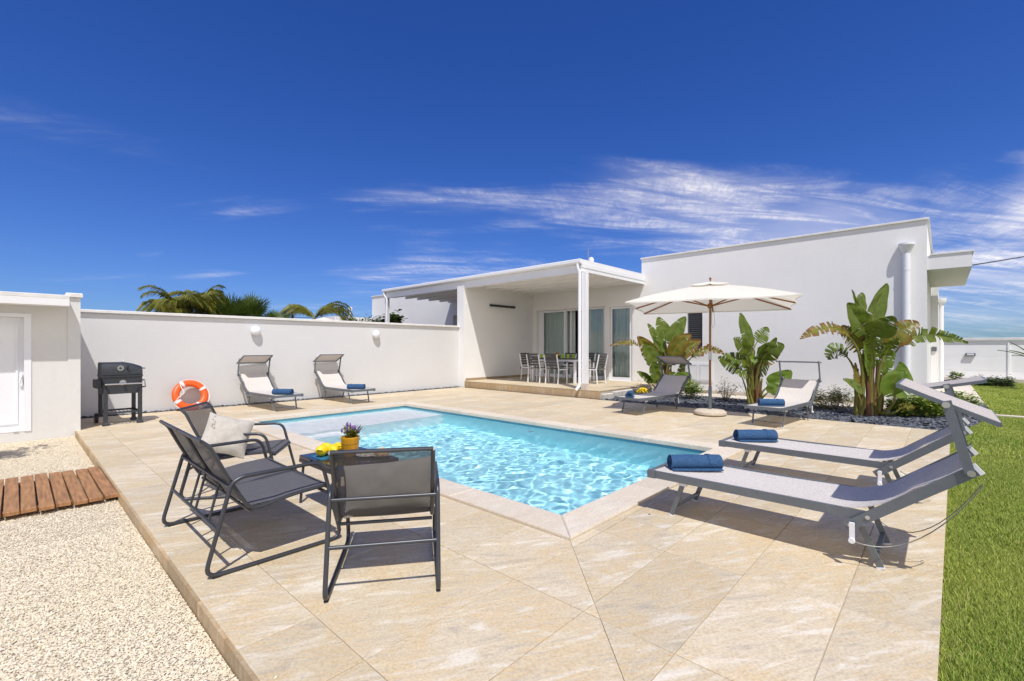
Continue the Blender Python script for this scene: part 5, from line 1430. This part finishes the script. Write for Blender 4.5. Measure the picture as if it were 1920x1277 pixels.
def plant(loc, label, scale, px0, py0, leaves, trunks):
    """leaf positions are in a flat sketch (x right, y down, units of `scale` metres), depth given apart"""
    t = thing('banana_plant', (*loc, 0), label, 'banana plant', 'banana plants in front of the house', YAW)
    P = lambda q, d: Vector(((q[0] - px0) * scale, d, (py0 - q[1]) * scale))
    for k, (b, c, e, W, m, tear, d0, d1, roll, fold, foot) in enumerate(leaves):
        bp, ep = P(b, d0), P(e, d1); cp = P(c, (d0 + d1) / 2)
        banana_leaf(t, bp, cp, ep, W * 1.34 * scale, m, tear, roll, fold, .1, k + int(px0), (P(foot, d0 * .25) if foot else None), .016)
    rr = random.Random(int(px0))
    H = (py0 - min(l[2][1] for l in leaves)) * scale
    for k in range(7):                                     # younger leaves filling the clump
        a = rr.uniform(0, 6.28); z0 = H * rr.uniform(.28, .5); z1 = z0 + H * rr.uniform(.18, .36); q = rr.uniform(.10, .2); q1 = rr.uniform(.22, .5)
        b_ = Vector((math.cos(a) * q, math.sin(a) * q, z0)); e_ = Vector((math.cos(a) * q1, math.sin(a) * q1, z1 - rr.uniform(0, .15)))
        banana_leaf(t, b_, (b_ + e_) / 2 + Vector((0, 0, .12)), e_, rr.uniform(.18, .30), ('leaf_green', 'leaf_lime', 'leaf_green')[k % 3], rr.uniform(.05, .3), rr.uniform(-.4, .4), .3, .1, 100 + k + int(px0), Vector((math.cos(a) * .07, math.sin(a) * .07, 0)), .013)
    for k, (x0, x1, top, r, m) in enumerate(trunks):
        b = P((x0, py0 + 6), rr.uniform(-.10, .10)); e = P((x1, top), rr.uniform(-.08, .08)); md = (b + e) / 2 + Vector((rr.uniform(-.03, .03), rr.uniform(-.03, .03), 0))
        rs_ = [r * .72 * (1.25 - .75 * i / 9) for i in range(10)]
        MB().tube(bez(b, md, e, 10), rs_, 9).build('stem', m, t, True)
    for k in range(10):                                    # dry sheaths peeling off the stems
        a = rr.uniform(0, 6.28); q = MB(); b = Vector((math.cos(a) * .11, math.sin(a) * .09, .02)); L_ = rr.uniform(.25, .6)
        e = b + Vector((math.cos(a) * .06, math.sin(a) * .06, L_)); sd = Vector((-math.sin(a), math.cos(a), 0))
        rows = [[b.lerp(e, t_) + Vector((math.cos(a), math.sin(a), 0)) * .03 * math.sin(math.pi * t_) + sd * v_ * .03 * (1 - .8 * t_) for v_ in (-1, 0, 1)] for t_ in (0, .25, .5, .75, 1)]
        q.sheet(rows).build('dry_sheath', 'pseudostem' if k % 2 else 'leaf_dry', t, True)
    return t
G_, O_, D_, L_ = 'leaf_green', 'leaf_olive', 'leaf_dry', 'leaf_lime'
# right-hand plant, sketch units 0.2192 px each
u3 = 0.2192 * 0.01023
plant((11.21, 1.0), 'tallest banana plant with long torn drooping leaves, by the house corner', u3, 707, 1177, [
    ((690, 470), (735, 250), (858, 50), 150, G_, .06, 0, .05, .25, .30, (690, 1000)),
    ((632, 350), (600, 230), (570, 105), 40, G_, 0, .08, .1, 0, 1.2, (660, 900)),
    ((610, 500), (520, 360), (400, 234), 165, G_, .10, -.15, -.3, -.2, .35, (660, 950)),
    ((640, 510), (660, 430), (690, 350), 190, G_, .10, -.2, -.55, .1, .15, (670, 950)),
    ((650, 330), (690, 210), (748, 115), 120, G_, .05, .2, .35, .3, .4, (680, 900)),
    ((440, 520), (260, 350), (-30, 530), 120, D_, .50, -.25, -.45, .2, .35, (600, 980)),
    ((590, 640), (500, 470), (345, 440), 150, O_, .40, -.05, -.2, -.2, .35, (625, 1000)),
    ((535, 690), (460, 560), (408, 690), 150, G_, .40, .1, .25, .4, .4, (600, 1000)),
    ((720, 600), (770, 430), (940, 345), 150, G_, .35, .1, .3, .1, .35, (720, 1000)),
    ((790, 600), (860, 430), (1010, 395), 160, O_, .30, -.15, -.25, -.1, .3, (735, 1000)),
    ((930, 590), (1090, 410), (1525, 560), 135, G_, .55, -.05, .0, .15, .4, (770, 1020)),
    ((760, 640), (830, 600), (915, 665), 70, G_, .5, .15, .3, 0, .3, (740, 1000)),
    ((760, 960), (880, 900), (830, 720), 190, L_, .06, -.25, -.3, .1, .3, (745, 1150)),
    ((770, 1000), (700, 860), (800, 790), 170, L_, .05, -.35, -.5, -.3, .35, (760, 1160)),
    ((545, 985), (460, 900), (335, 862), 90, G_, .05, -.25, -.4, .3, .3, (590, 1150)),
    ((560, 1000), (520, 860), (545, 730), 70, O_, .1, -.1, -.05, .2, .9, (600, 1150)),
    ((820, 1120), (860, 1060), (915, 1095), 60, D_, .2, -.3, -.4, .2, .3, (800, 1165)),
    ((700, 560), (640, 470), (600, 420), 120, G_, .2, .25, .4, -.3, .4, (690, 950)),
], [(640, 640, 690, .05, 'stalk'), (680, 670, 540, .062, 'pseudostem'), (720, 690, 560, .06, 'pseudostem'), (590, 580, 780, .045, 'stalk'), (620, 600, 800, .05, 'pseudostem'), (760, 770, 830, .05, 'stalk'), (790, 830, 900, .042, 'pseudostem'), (740, 730, 700, .055, 'pseudostem'), (660, 650, 700, .055, 'pseudostem'), (575, 545, 860, .035, 'stalk'), (700, 720, 620, .05, 'stalk')])
# middle plant
u2 = 0.1567 * 868 ** 0 * 0.01226
plant((11.55, 3.16), 'middle banana plant with one tall upright leaf, behind the level-canopied lounger', u2, 545, 1125, [
    ((500, 470), (430, 250), (385, 40), 170, G_, .05, 0, .05, .35, .30, (530, 900)),
    ((600, 390), (660, 310), (760, 210), 150, G_, .20, .1, .2, .1, .3, (560, 900)),
    ((420, 530), (330, 400), (220, 352), 160, G_, .12, -.15, -.3, -.1, .3, (500, 900)),
    ((560, 600), (590, 460), (745, 430), 190, G_, .12, -.25, -.5, .15, .2, (540, 950)),
    ((540, 560), (520, 500), (470, 470), 140, G_, .1, -.2, -.4, -.1, .2, (530, 950)),
    ((430, 660), (330, 560), (125, 545), 150, G_, .30, -.1, -.2, .3, .35, (490, 950)),
    ((420, 730), (330, 660), (160, 570), 160, G_, .30, .1, .2, -.3, .35, (480, 1000)),
    ((410, 770), (330, 760), (240, 738), 110, G_, .2, -.2, -.3, .2, .3, (470, 1000)),
    ((640, 680), (730, 520), (905, 490), 150, O_, .40, .05, .15, .1, .35, (590, 950)),
    ((610, 760), (700, 690), (830, 650), 170, G_, .3, .25, .4, .4, .5, (580, 1000)),
    ((640, 920), (760, 840), (885, 720), 190, L_, .06, -.2, -.3, .1, .25, (590, 1080)),
    ((610, 980), (680, 900), (760, 900), 120, L_, .08, -.3, -.45, -.2, .3, (580, 1090)),
    ((560, 700), (600, 620), (730, 600), 130, G_, .15, .1, .2, .3, .35, (560, 950)),
    ((470, 620), (450, 540), (440, 640), 80, L_, .1, -.2, -.4, .3, .4, (510, 950)),
], [(480, 470, 640, .05, 'stalk'), (520, 500, 640, .06, 'pseudostem'), (555, 545, 620, .06, 'pseudostem'), (590, 600, 720, .055, 'pseudostem'), (500, 430, 800, .04, 'stalk'), (610, 650, 820, .045, 'stalk'), (570, 570, 700, .055, 'stalk'), (540, 530, 680, .05, 'pseudostem'), (460, 390, 770, .03, 'stalk'), (625, 620, 760, .04, 'pseudostem')])
# left-hand plant, beyond the parasol pole
u1 = 0.1723 * 0.01420
plant((11.9, 5.45), 'left banana plant with browned leaves, beside the veranda', u1, 640, 985, [
    ((630, 520), (560, 380), (450, 195), 130, G_, .06, 0, .05, .3, .35, (640, 900)),
    ((655, 370), (640, 240), (590, 120), 150, G_, .06, .15, .25, .1, .3, (645, 900)),
    ((680, 440), (720, 280), (845, 122), 150, G_, .10, -.1, -.1, -.2, .3, (650, 900)),
    ((660, 560), (720, 400), (855, 318), 150, O_, .12, -.25, -.4, .1, .25, (650, 900)),
    ((680, 620), (800, 470), (1000, 378), 150, O_, .15, -.1, -.15, .1, .3, (660, 950)),
    ((520, 620), (430, 460), (300, 340), 150, O_, .20, -.1, -.3, -.2, .35, (620, 950)),
    ((500, 640), (420, 520), (345, 430), 170, G_, .12, -.3, -.45, .2, .25, (620, 950)),
    ((330, 440), (250, 370), (5, 440), 70, D_, .50, -.1, -.3, .2, .6, None),
    ((540, 800), (470, 700), (470, 610), 150, G_, .08, -.25, -.35, .2, .25, (620, 980)),
    ((590, 600), (540, 480), (490, 400), 130, G_, .15, .2, .35, .3, .4, (630, 950)),
    ((470, 850), (400, 760), (295, 718), 80, G_, .08, -.2, -.3, .2, .3, (600, 985)),
    ((800, 820), (830, 700), (880, 570), 70, G_, .15, .1, .2, .1, .5, (690, 985)),
    ((930, 580), (1090, 400), (1300, 530), 110, O_, .50, .1, .1, .15, .45, (700, 980)),
    ((760, 860), (800, 780), (870, 750), 150, L_, .06, -.15, -.3, .1, .3, (690, 985)),
    ((690, 880), (720, 790), (640, 730), 150, L_, .06, -.2, -.35, -.1, .3, (670, 985)),
    ((560, 860), (520, 780), (560, 700), 120, G_, .1, .1, .15, .3, .4, (620, 985)),
], [(620, 610, 560, .045, 'stalk'), (640, 640, 520, .05, 'pseudostem'), (665, 660, 560, .05, 'pseudostem'), (690, 690, 640, .045, 'stalk'), (600, 560, 700, .04, 'stalk'), (650, 650, 600, .05, 'stalk')])

def leafy(name, par, m, centers, n, leaf, spread, cols, seed, up=.4):
    """cloud of small folded leaves round twig ends"""
    rs = np.random.RandomState(seed); C = np.array(centers)
    idx = rs.randint(0, len(C), n); P = C[idx] + rs.normal(0, 1, (n, 3)) * spread
    P[:, 2] = np.maximum(P[:, 2], .02)
    a = rs.uniform(0, 6.283, n); el = rs.uniform(-.3, 1.1, n) * up
    L = leaf * rs.uniform(.6, 1.3, n); W = L * rs.uniform(.32, .5, n)
    d = np.stack([np.cos(a) * np.cos(el), np.sin(a) * np.cos(el), np.sin(el)], -1); s = np.stack([-np.sin(a), np.cos(a), rs.uniform(-.5, .5, n)], -1)
    nrm = np.cross(d, s)
    p0 = P; p1 = P + d * (L * .5)[:, None] + s * W[:, None] + nrm * (L * .10)[:, None]; p2 = P + d * L[:, None]; p3 = P + d * (L * .5)[:, None] - s * W[:, None] + nrm * (L * .10)[:, None]
    V = np.stack([p0, p1, p2, p3], 1).reshape(-1, 3); k = np.arange(n)[:, None] * 4
    F = np.concatenate([k + np.array((0, 1, 2)), k + np.array((0, 2, 3))])
    T = np.array(cols)[rs.randint(0, len(cols), n)] * rs.uniform(.75, 1.25, (n, 1))
    return link(name, np_mesh(name, V, F, np.repeat(T, 4, 0)), m, par)
GREENS = [(0.16, 0.25, 0.025), (0.24, 0.34, 0.04), (0.11, 0.18, 0.02), (0.33, 0.38, 0.07)]
DULL = [(0.20, 0.22, 0.06), (0.29, 0.28, 0.11), (0.14, 0.16, 0.04), (0.36, 0.29, 0.15)]
def shrub(loc, w, h, n, leaf, cols, label, seed, stems=14, kind='shrub', spread=.055):
    t = thing('garden_shrub', (*loc, -.04), label, kind, 'small shrubs in the planting bed', 0)
    rr = random.Random(seed); tips = []
    for k in range(stems):
        a = rr.uniform(0, 6.28); r_ = w / 2 * math.sqrt(rr.random()); e = Vector((math.cos(a) * r_, math.sin(a) * r_, h * rr.uniform(.45, 1.0) * (1 - .35 * (r_ / (w / 2)) ** 2)))
        b = Vector((math.cos(a) * .03, math.sin(a) * .03, 0)); pts = bez(b, (b + e) / 2 + Vector((0, 0, h * .12)), e, 7)
        MB().tube(pts, [.006 - .0045 * i / 6 for i in range(7)], 5).build('twig', 'twig', t)
        tips += [tuple(p) for p in pts[3:]]
    leafy('foliage', t, 'shrub_leaf', tips, n, leaf, spread, cols, seed)
    return t
shrub((11.75, 4.75), .75, .62, 1700, .05, GREENS, 'leafy lime-green shrub left of the parasol pole', 31, 20)
shrub((12.0, 3.95), .75, .62, 420, .042, DULL, 'sparse twiggy shrub right of the parasol pole', 32, 20)
shrub((12.3, 3.45), .55, .48, 150, .036, DULL, 'thin twiggy shrub between the parasol pole and the middle banana plant', 33, 13)
shrub((11.9, 6.05), .45, .42, 260, .04, DULL, 'small grey-green shrub beside the veranda step', 34, 12)
shrub((12.1, 2.35), .7, .50, 1300, .045, GREENS + DULL, 'low leafy shrub behind the level-canopied lounger', 35, 16)
shrub((11.75, 1.75), .9, .52, 1700, .045, DULL + GREENS[:1], 'wide dull green shrub left of the tallest banana plant', 36, 22)
shrub((12.3, 1.55), .6, .55, 420, .04, GREENS, 'small bright shrub against the house behind the tallest banana plant', 37, 12)
shrub((11.65, .45), .95, .46, 3600, .055, GREENS, 'dense bright green shrub right of the tallest banana plant', 38, 30)
shrub((12.3, .05), .95, .48, 3400, .055, GREENS, 'bright green mound of foliage near the lawn edge', 39, 26)
shrub((12.9, -.35), .6, .36, 1300, .05, GREENS, 'small green tuft where the bed meets the lawn', 40, 12)
yf = thing('yellow_flowers', (11.2, 5.75, -.03), 'round cushion of yellow flowers beside the veranda step', 'flowers')
rs = random.Random(9); tips = []
for k in range(60):
    a = rs.uniform(0, 6.28); r_ = .15 * math.sqrt(rs.random()); z = .20 * math.sqrt(max(0, 1 - (r_ / .17) ** 2)) + .06; tips.append((r_ * math.cos(a), r_ * math.sin(a), z))
    MB().ball(tips[-1], .026, 7, (1, 1, .55)).build('flower_head', 'yellow_flower', yf, True)
leafy('foliage', yf, 'shrub_leaf', [(x * 1.1, y * 1.1, z * .6) for x, y, z in tips], 220, .04, .03, GREENS[:3], 51)
mo_ = thing('creeping_juniper', (22.6, -1.25, -.04), 'low dark spreading bush at the foot of the far panel wall', 'bush')
tips = [(rs.uniform(-.3, .3), rs.uniform(-.42, .38), rs.uniform(.03, .26)) for k in range(60)]
leafy('foliage', mo_, 'shrub_leaf', tips, 2200, .07, .06, [(0.08, 0.13, 0.045), (0.13, 0.18, 0.06), (0.06, 0.09, 0.03)], 52)
for x, y in ((0, -.3), (.05, -.1), (-.05, .25)): MB().tube([(x, y, 0), (x + .05, y + .05, .2)], .015, 6).build('stem', 'bark', mo_)
tf = thing('garden_shrub', (22.6, -.32, -.04), 'small tufted plant on the path edge beside the side downpipe', 'shrub')
leafy('foliage', tf, 'shrub_leaf', [(rs.uniform(-.12, .12), rs.uniform(-.16, .16), rs.uniform(.05, .42)) for k in range(30)], 500, .07, .04, GREENS[:3], 53)
ag = thing('agave_plant', (21.2, -2.1, -.04), 'spiky green plant cut off at the right picture edge', 'plant')
for k in range(16):
    a = k * 2.4; el = R(rs.uniform(25, 75)); d_ = Vector((math.cos(a) * math.cos(el), math.sin(a) * math.cos(el), math.sin(el))); L0 = rs.uniform(.7, 1.1); s_ = Vector((-math.sin(a), math.cos(a), 0))
    rows = [[Vector((0, 0, .9)) + d_ * L0 * t_ + s_ * v_ * .055 * math.sin(math.pi * (.12 + .86 * t_)) - Vector((0, 0, .25 * t_ * t_)) + Vector((0, 0, .02 * abs(v_))) for v_ in (-1, 0, 1)] for t_ in [i / 7 for i in range(8)]]
    MB().sheet(rows).build('leaf', 'palm_fan', ag, True)
MB().tube([(0, 0, 0), (0, 0, .95)], [.1, .07], 10).build('trunk', 'bark', ag, True)

# palms behind the garden wall
def frond(par, b, d, L, seed, m='palm_green', droop=.55, lf=.34):
    rr = random.Random(seed); d = Vector(d).normalized(); side = d.cross(Vector((0, 0, 1)))
    if side.length < .1: side = Vector((1, 0, 0))
    side.normalize()
    path = []; p = Vector(b); v = d.copy(); N = 22
    for i in range(N):
        path.append(p.copy()); p = p + v * (L / N); v = (v + Vector((0, 0, -droop * 2.4 / N * (.4 + 1.2 * i / N)))).normalized()
    mb = MB(); 
    for i in range(2, N):
        for s in (-1, 1):
            for h in (0, .5):
                t_ = (i + h) / N
                q = path[i] if h == 0 or i + 1 >= N else path[i].lerp(path[i + 1], .5)
                tg = (path[min(i + 1, N - 1)] - path[i - 1]).normalized()
                l_ = lf * math.sin(math.pi * (.12 + .82 * t_)) ** .7 * rr.uniform(.8, 1.1)
                dr = (side * s * .8 + tg * .75 + Vector((0, 0, .18 - rr.uniform(0, .35)))).normalized(); w_ = tg.cross(dr).normalized() * .010 + tg * .008
                e = q + dr * l_ + Vector((0, 0, -.55 * l_)); md = q + dr * l_ * .55
                mb.add([q - w_ * .6, q + w_ * .6, md + w_, e, md - w_], [(0, 1, 2, 3, 4)])
    o = mb.build('frond', m, par)
    MB().tube(path, [.018 * (1 - .85 * i / N) for i in range(N)], 5).build('midrib', 'stalk', o)
    return o
def feather_palm(loc, trunk_h, n, L, label, seed, lo=15, hi=80, azs=None):
    t = thing('feather_palm', (*loc, -.15), label, 'palm tree', 'palms behind the garden wall'); rr = random.Random(seed)
    MB().tube([(0, 0, 0), (.02, 0, trunk_h * .5), (0, 0, trunk_h)], [.16, .13, .11], 12).build('trunk', 'bark', t, True)
    for k in range(n):
        a = k * 2.399 + rr.uniform(-.2, .2) if azs is None else azs[k % len(azs)] + rr.uniform(-.25, .25); el = R(rr.uniform(lo, hi))
        frond(t, (0, 0, trunk_h), (math.cos(a) * math.cos(el), math.sin(a) * math.cos(el), math.sin(el)), L * rr.uniform(.8, 1.1), seed * 50 + k, droop=rr.uniform(.9, 1.3), lf=.36)
    return t
def fan_palm(loc, trunk_h, n, Rr, label, seed):
    t = thing('fan_palm', (*loc, -.15), label, 'palm tree', 'palms behind the garden wall'); rr = random.Random(seed)
    MB().tube([(0, 0, 0), (0, 0, trunk_h)], [.2, .17], 12).build('trunk', 'bark', t, True)
    for k in range(n):
        a = k * 2.399; el = R(rr.uniform(-5, 85)); d_ = Vector((math.cos(a) * math.cos(el), math.sin(a) * math.cos(el), math.sin(el))); s_ = d_.cross(Vector((0, 0, 1)))
        s_ = s_.normalized() if s_.length > .1 else Vector((1, 0, 0)); u_ = s_.cross(d_)
        hub = Vector((0, 0, trunk_h)) + d_ * Rr * rr.uniform(.45, .75); mb = MB()
        for j in range(26):
            th = R(-115 + 230 * j / 25); rd = (d_ * math.cos(th) + s_ * math.sin(th) + u_ * rr.uniform(-.06, .16)).normalized(); l_ = Rr * .62 * (1 - .25 * abs(th) / 2) * rr.uniform(.9, 1.08)
            w_ = rd.cross(u_).normalized() * .016; e = hub + rd * l_ + Vector((0, 0, -.10 * l_)); md = hub + rd * l_ * .55
            mb.add([hub, md + w_, e, md - w_], [(0, 1, 2, 3)])
        o = mb.build('fan_leaf', 'palm_fan', t)
        MB().tube([(0, 0, trunk_h), tuple(hub)], .012, 5).build('leaf_stalk', 'stalk', o)
    return t
feather_palm((3.45, 17.3), 2.62, 28, 1.2, 'yellow-green feather palm at the left end of the palm group', 1, 5, 66)
feather_palm((4.10, 17.7), 2.80, 28, 1.2, 'taller feather palm standing against the fan palms', 2, 5, 70)
fan_palm((4.75, 17.2), 2.12, 40, .95, 'dark green fan palm just right of the feather palms', 3)
fan_palm((5.50, 17.4), 2.2, 40, .95, 'bushy fan palm at the right of the palm group', 4)
fan_palm((6.15, 17.0), 2.05, 14, .62, 'low fan palm leaf showing alone above the wall', 5)
feather_palm((7.70, 17.3), 2.50, 10, 1.5, 'arching feather palm fronds left of the white parasol tip', 6, 38, 56, [R(133), R(150), R(118)])
feather_palm((7.95, 17.9), 2.55, 10, 1.75, 'arching feather palm fronds right of the white parasol tip', 7, 40, 60, [R(-47), R(-30), R(-62)])
np_ = thing('neighbour_parasol', (8.0, 17.2, -.15), 'tip of a white parasol showing just above the garden wall', 'parasol')
MB().lathe([(.0001, 2.60), (.06, 2.58), (.5, 2.44), (1.3, 2.22), (1.3, 2.20), (.5, 2.42), (.0001, 2.56)], 24).build('canopy', 'parasol_canvas', np_, True)
MB().tube([(0, 0, 0), (0, 0, 2.56)], .025, 10).build('pole', 'white_metal', np_)
for k in range(5):
    bs_ = thing('hedge_plant', (9.6 + k * .55, 18.5 + .3 * (k % 2), -.15), ('leftmost dark shrub top peeping above the wall left of the neighbouring house', 'second dark shrub top above the wall left of the neighbouring house', 'third dark shrub top above the wall left of the neighbouring house', 'dark shrub top beside the broad-leaved plant above the wall', 'broad-leaved plant against the neighbouring house')[k], 'shrub', 'shrubs behind the garden wall')
    hh = 2.62 + .1 * rs.random() if k < 4 else 2.85
    tips = [(rs.uniform(-.3, .3), rs.uniform(-.3, .3), hh - abs(rs.gauss(0, .5))) for _ in range(40)]
    leafy('foliage', bs_, 'shrub_leaf', tips, 700, .10 if k < 4 else .22, .10, [(0.06, 0.10, 0.02), (0.10, 0.15, 0.03)], 60 + k)
    MB().tube([(0, 0, 0), (0, 0, hh - .4)], .03, 6).build('stem', 'bark', bs_)
# small olive tree just left of the frame: its shadow falls on the gravel
ol = thing('olive_tree', (-1.55, 7.75, GZ), 'small olive tree beside the gravel whose shadow falls near the shed', 'tree')
MB().tube([(0, 0, 0), (.05, .03, .7), (.02, .06, 1.3), (.1, .1, 1.9)], [.07, .06, .05, .035], 10).build('trunk', 'bark', ol, True)
tips = []
for k in range(16):
    a = rs.uniform(0, 6.28); e = Vector((math.cos(a) * rs.uniform(.3, .85), math.sin(a) * rs.uniform(.3, .75), rs.uniform(1.9, 2.9)))
    pts = bez((.05, .06, 1.35 + .03 * k), (e.x * .4, e.y * .4, 2.0), e, 8); MB().tube(pts, [.02 - .0018 * i for i in range(8)], 6).build('branch', 'bark', ol); tips += [tuple(p) for p in pts[3:]]
leafy('crown', ol, 'shrub_leaf', tips, 2600, .07, .10, [(0.13, 0.16, 0.09), (0.09, 0.12, 0.06), (0.18, 0.2, 0.13)], 77, 1.0)
# ------------------------------------------------------------------ dining set under the veranda
def dining_chair():
    t = thing('dining_chair', (0, 0, 0), '', 'chair', 'dining chairs on the veranda')
    for s in (-1, 1):
        MB().bar((.20, s * .235, 0), (.20, s * .235, .64), .026, .026).build('front_leg', 'white_metal', t)
        MB().bar((-.24, s * .235, 0), (-.20, s * .235, .42), .026, .030).build('rear_leg', 'white_metal', t)
        MB().bar((-.20, s * .235, .42), (-.30, s * .235, .87), .026, .030).build('back_post', 'white_metal', t)
        MB().bar((-.235, s * .237, .645), (.225, s * .237, .645), .04, .018).build('armrest', 'slat_dark', t)
        MB().bar((-.20, s * .235, .425), (.20, s * .235, .425), .022, .03).build('seat_rail', 'white_metal', t)
    for k in range(6):
        MB().bar((-.195 + .075 * k, -.222, .447), (-.195 + .075 * k, .222, .447), .062, .012, (0, 0, 1)).build('seat_slat', 'slat_dark', t)
    for k in range(5):
        f = .16 + k * .175; MB().bar((-.20 - .10 * f, -.222, .42 + .45 * f + .06), (-.20 - .10 * f, .222, .42 + .45 * f + .06), .012, .062).build('back_slat', 'slat_dark', t)
    return t
c0 = dining_chair()
TX, TY = 11.78, 8.85
spots = [(11.12, 9.22, 0, 'dining chair on the pool side of the table, nearer the inner veranda corner'), (11.12, 8.52, 0, 'dining chair on the pool side of the table, nearer the post'),
         (TX - .05, 10.05, -90, 'dining chair at the table end by the dividing wall'), (TX + .1, 7.66, 90, 'dining chair at the table end behind the post'),
         (12.55, 9.25, 180, 'dining chair on the house side of the table, left'), (12.55, 8.5, 180, 'dining chair on the house side of the table, right')]
for k, (x, y, a, lab) in enumerate(spots):
    o = c0 if k == 0 else copy_tree(c0)
    o.location = (x, y, FLZ); o.rotation_euler = (0, 0, R(a)); o['label'] = lab
dt = thing('dining_table', (TX, TY, FLZ), 'white-legged dining table with dark slatted top on the veranda', 'table')
for k in range(8): MB().cham(-.43 + k * .1085, -.43 + k * .1085 + .1, -.85, .85, .715, .74, .003).build('top_board', 'slat_dark', dt)
fr = MB()
for s in (-1, 1): fr.bar((s * .40, -.84, .685), (s * .40, .84, .685), .03, .06)
for s in (-1, 1): fr.bar((-.385, s * .83, .685), (.385, s * .83, .685), .03, .06)
fr.build('table_frame', 'white_metal', dt)
for sx in (-1, 1):
    for sy in (-1, 1): MB().bar((sx * .395, sy * .815, 0), (sx * .395, sy * .815, .654), .065, .065).build('leg', 'white_metal', dt)
for k, (x, y) in enumerate(((-.22, .62), (-.2, .46), (.15, .66), (.18, .48), (-.22, -.22), (-.2, -.42), (.18, -.35))):
    g_ = thing('tumbler', (TX + x, TY + y, FLZ + .741), 'lime green tumbler ' + ('at the far left end of the dining table, front left', 'at the far left end of the dining table, front right', 'at the left end of the dining table, back left', 'at the left end of the dining table, back right', 'just right of the fruit bowl on the dining table', 'nearest the post on the dining table', 'behind the others, right of the fruit bowl')[k], 'glass', 'lime green tumblers on the dining table')
    MB().lathe([(.0001, .0), (.036, 0), (.044, .13), (.041, .13), (.034, .008), (.0001, .008)], 16).build('cup', 'glass_green', g_, True)
fb = thing('fruit_bowl', (TX - .12, TY + .1, FLZ + .741), 'bowl of red and orange fruit on the dining table', 'fruit bowl')
MB().lathe([(.0001, .0), (.07, 0), (.15, .06), (.165, .08), (.155, .08), (.07, .015), (.0001, .012)], 22).build('bowl', 'wood_pole', fb, True)
rq = random.Random(4)
for k in range(14):
    a = k * 2.4; r_ = .11 * math.sqrt((k % 9) / 9); MB().ball((r_ * math.cos(a), r_ * math.sin(a), .085 + (.05 if k > 8 else 0) + rq.uniform(0, .015)), .042, 10).build('fruit', ('fruit_red', 'fruit_orange', 'fruit_red', 'glass_green')[k % 4], fb, True)
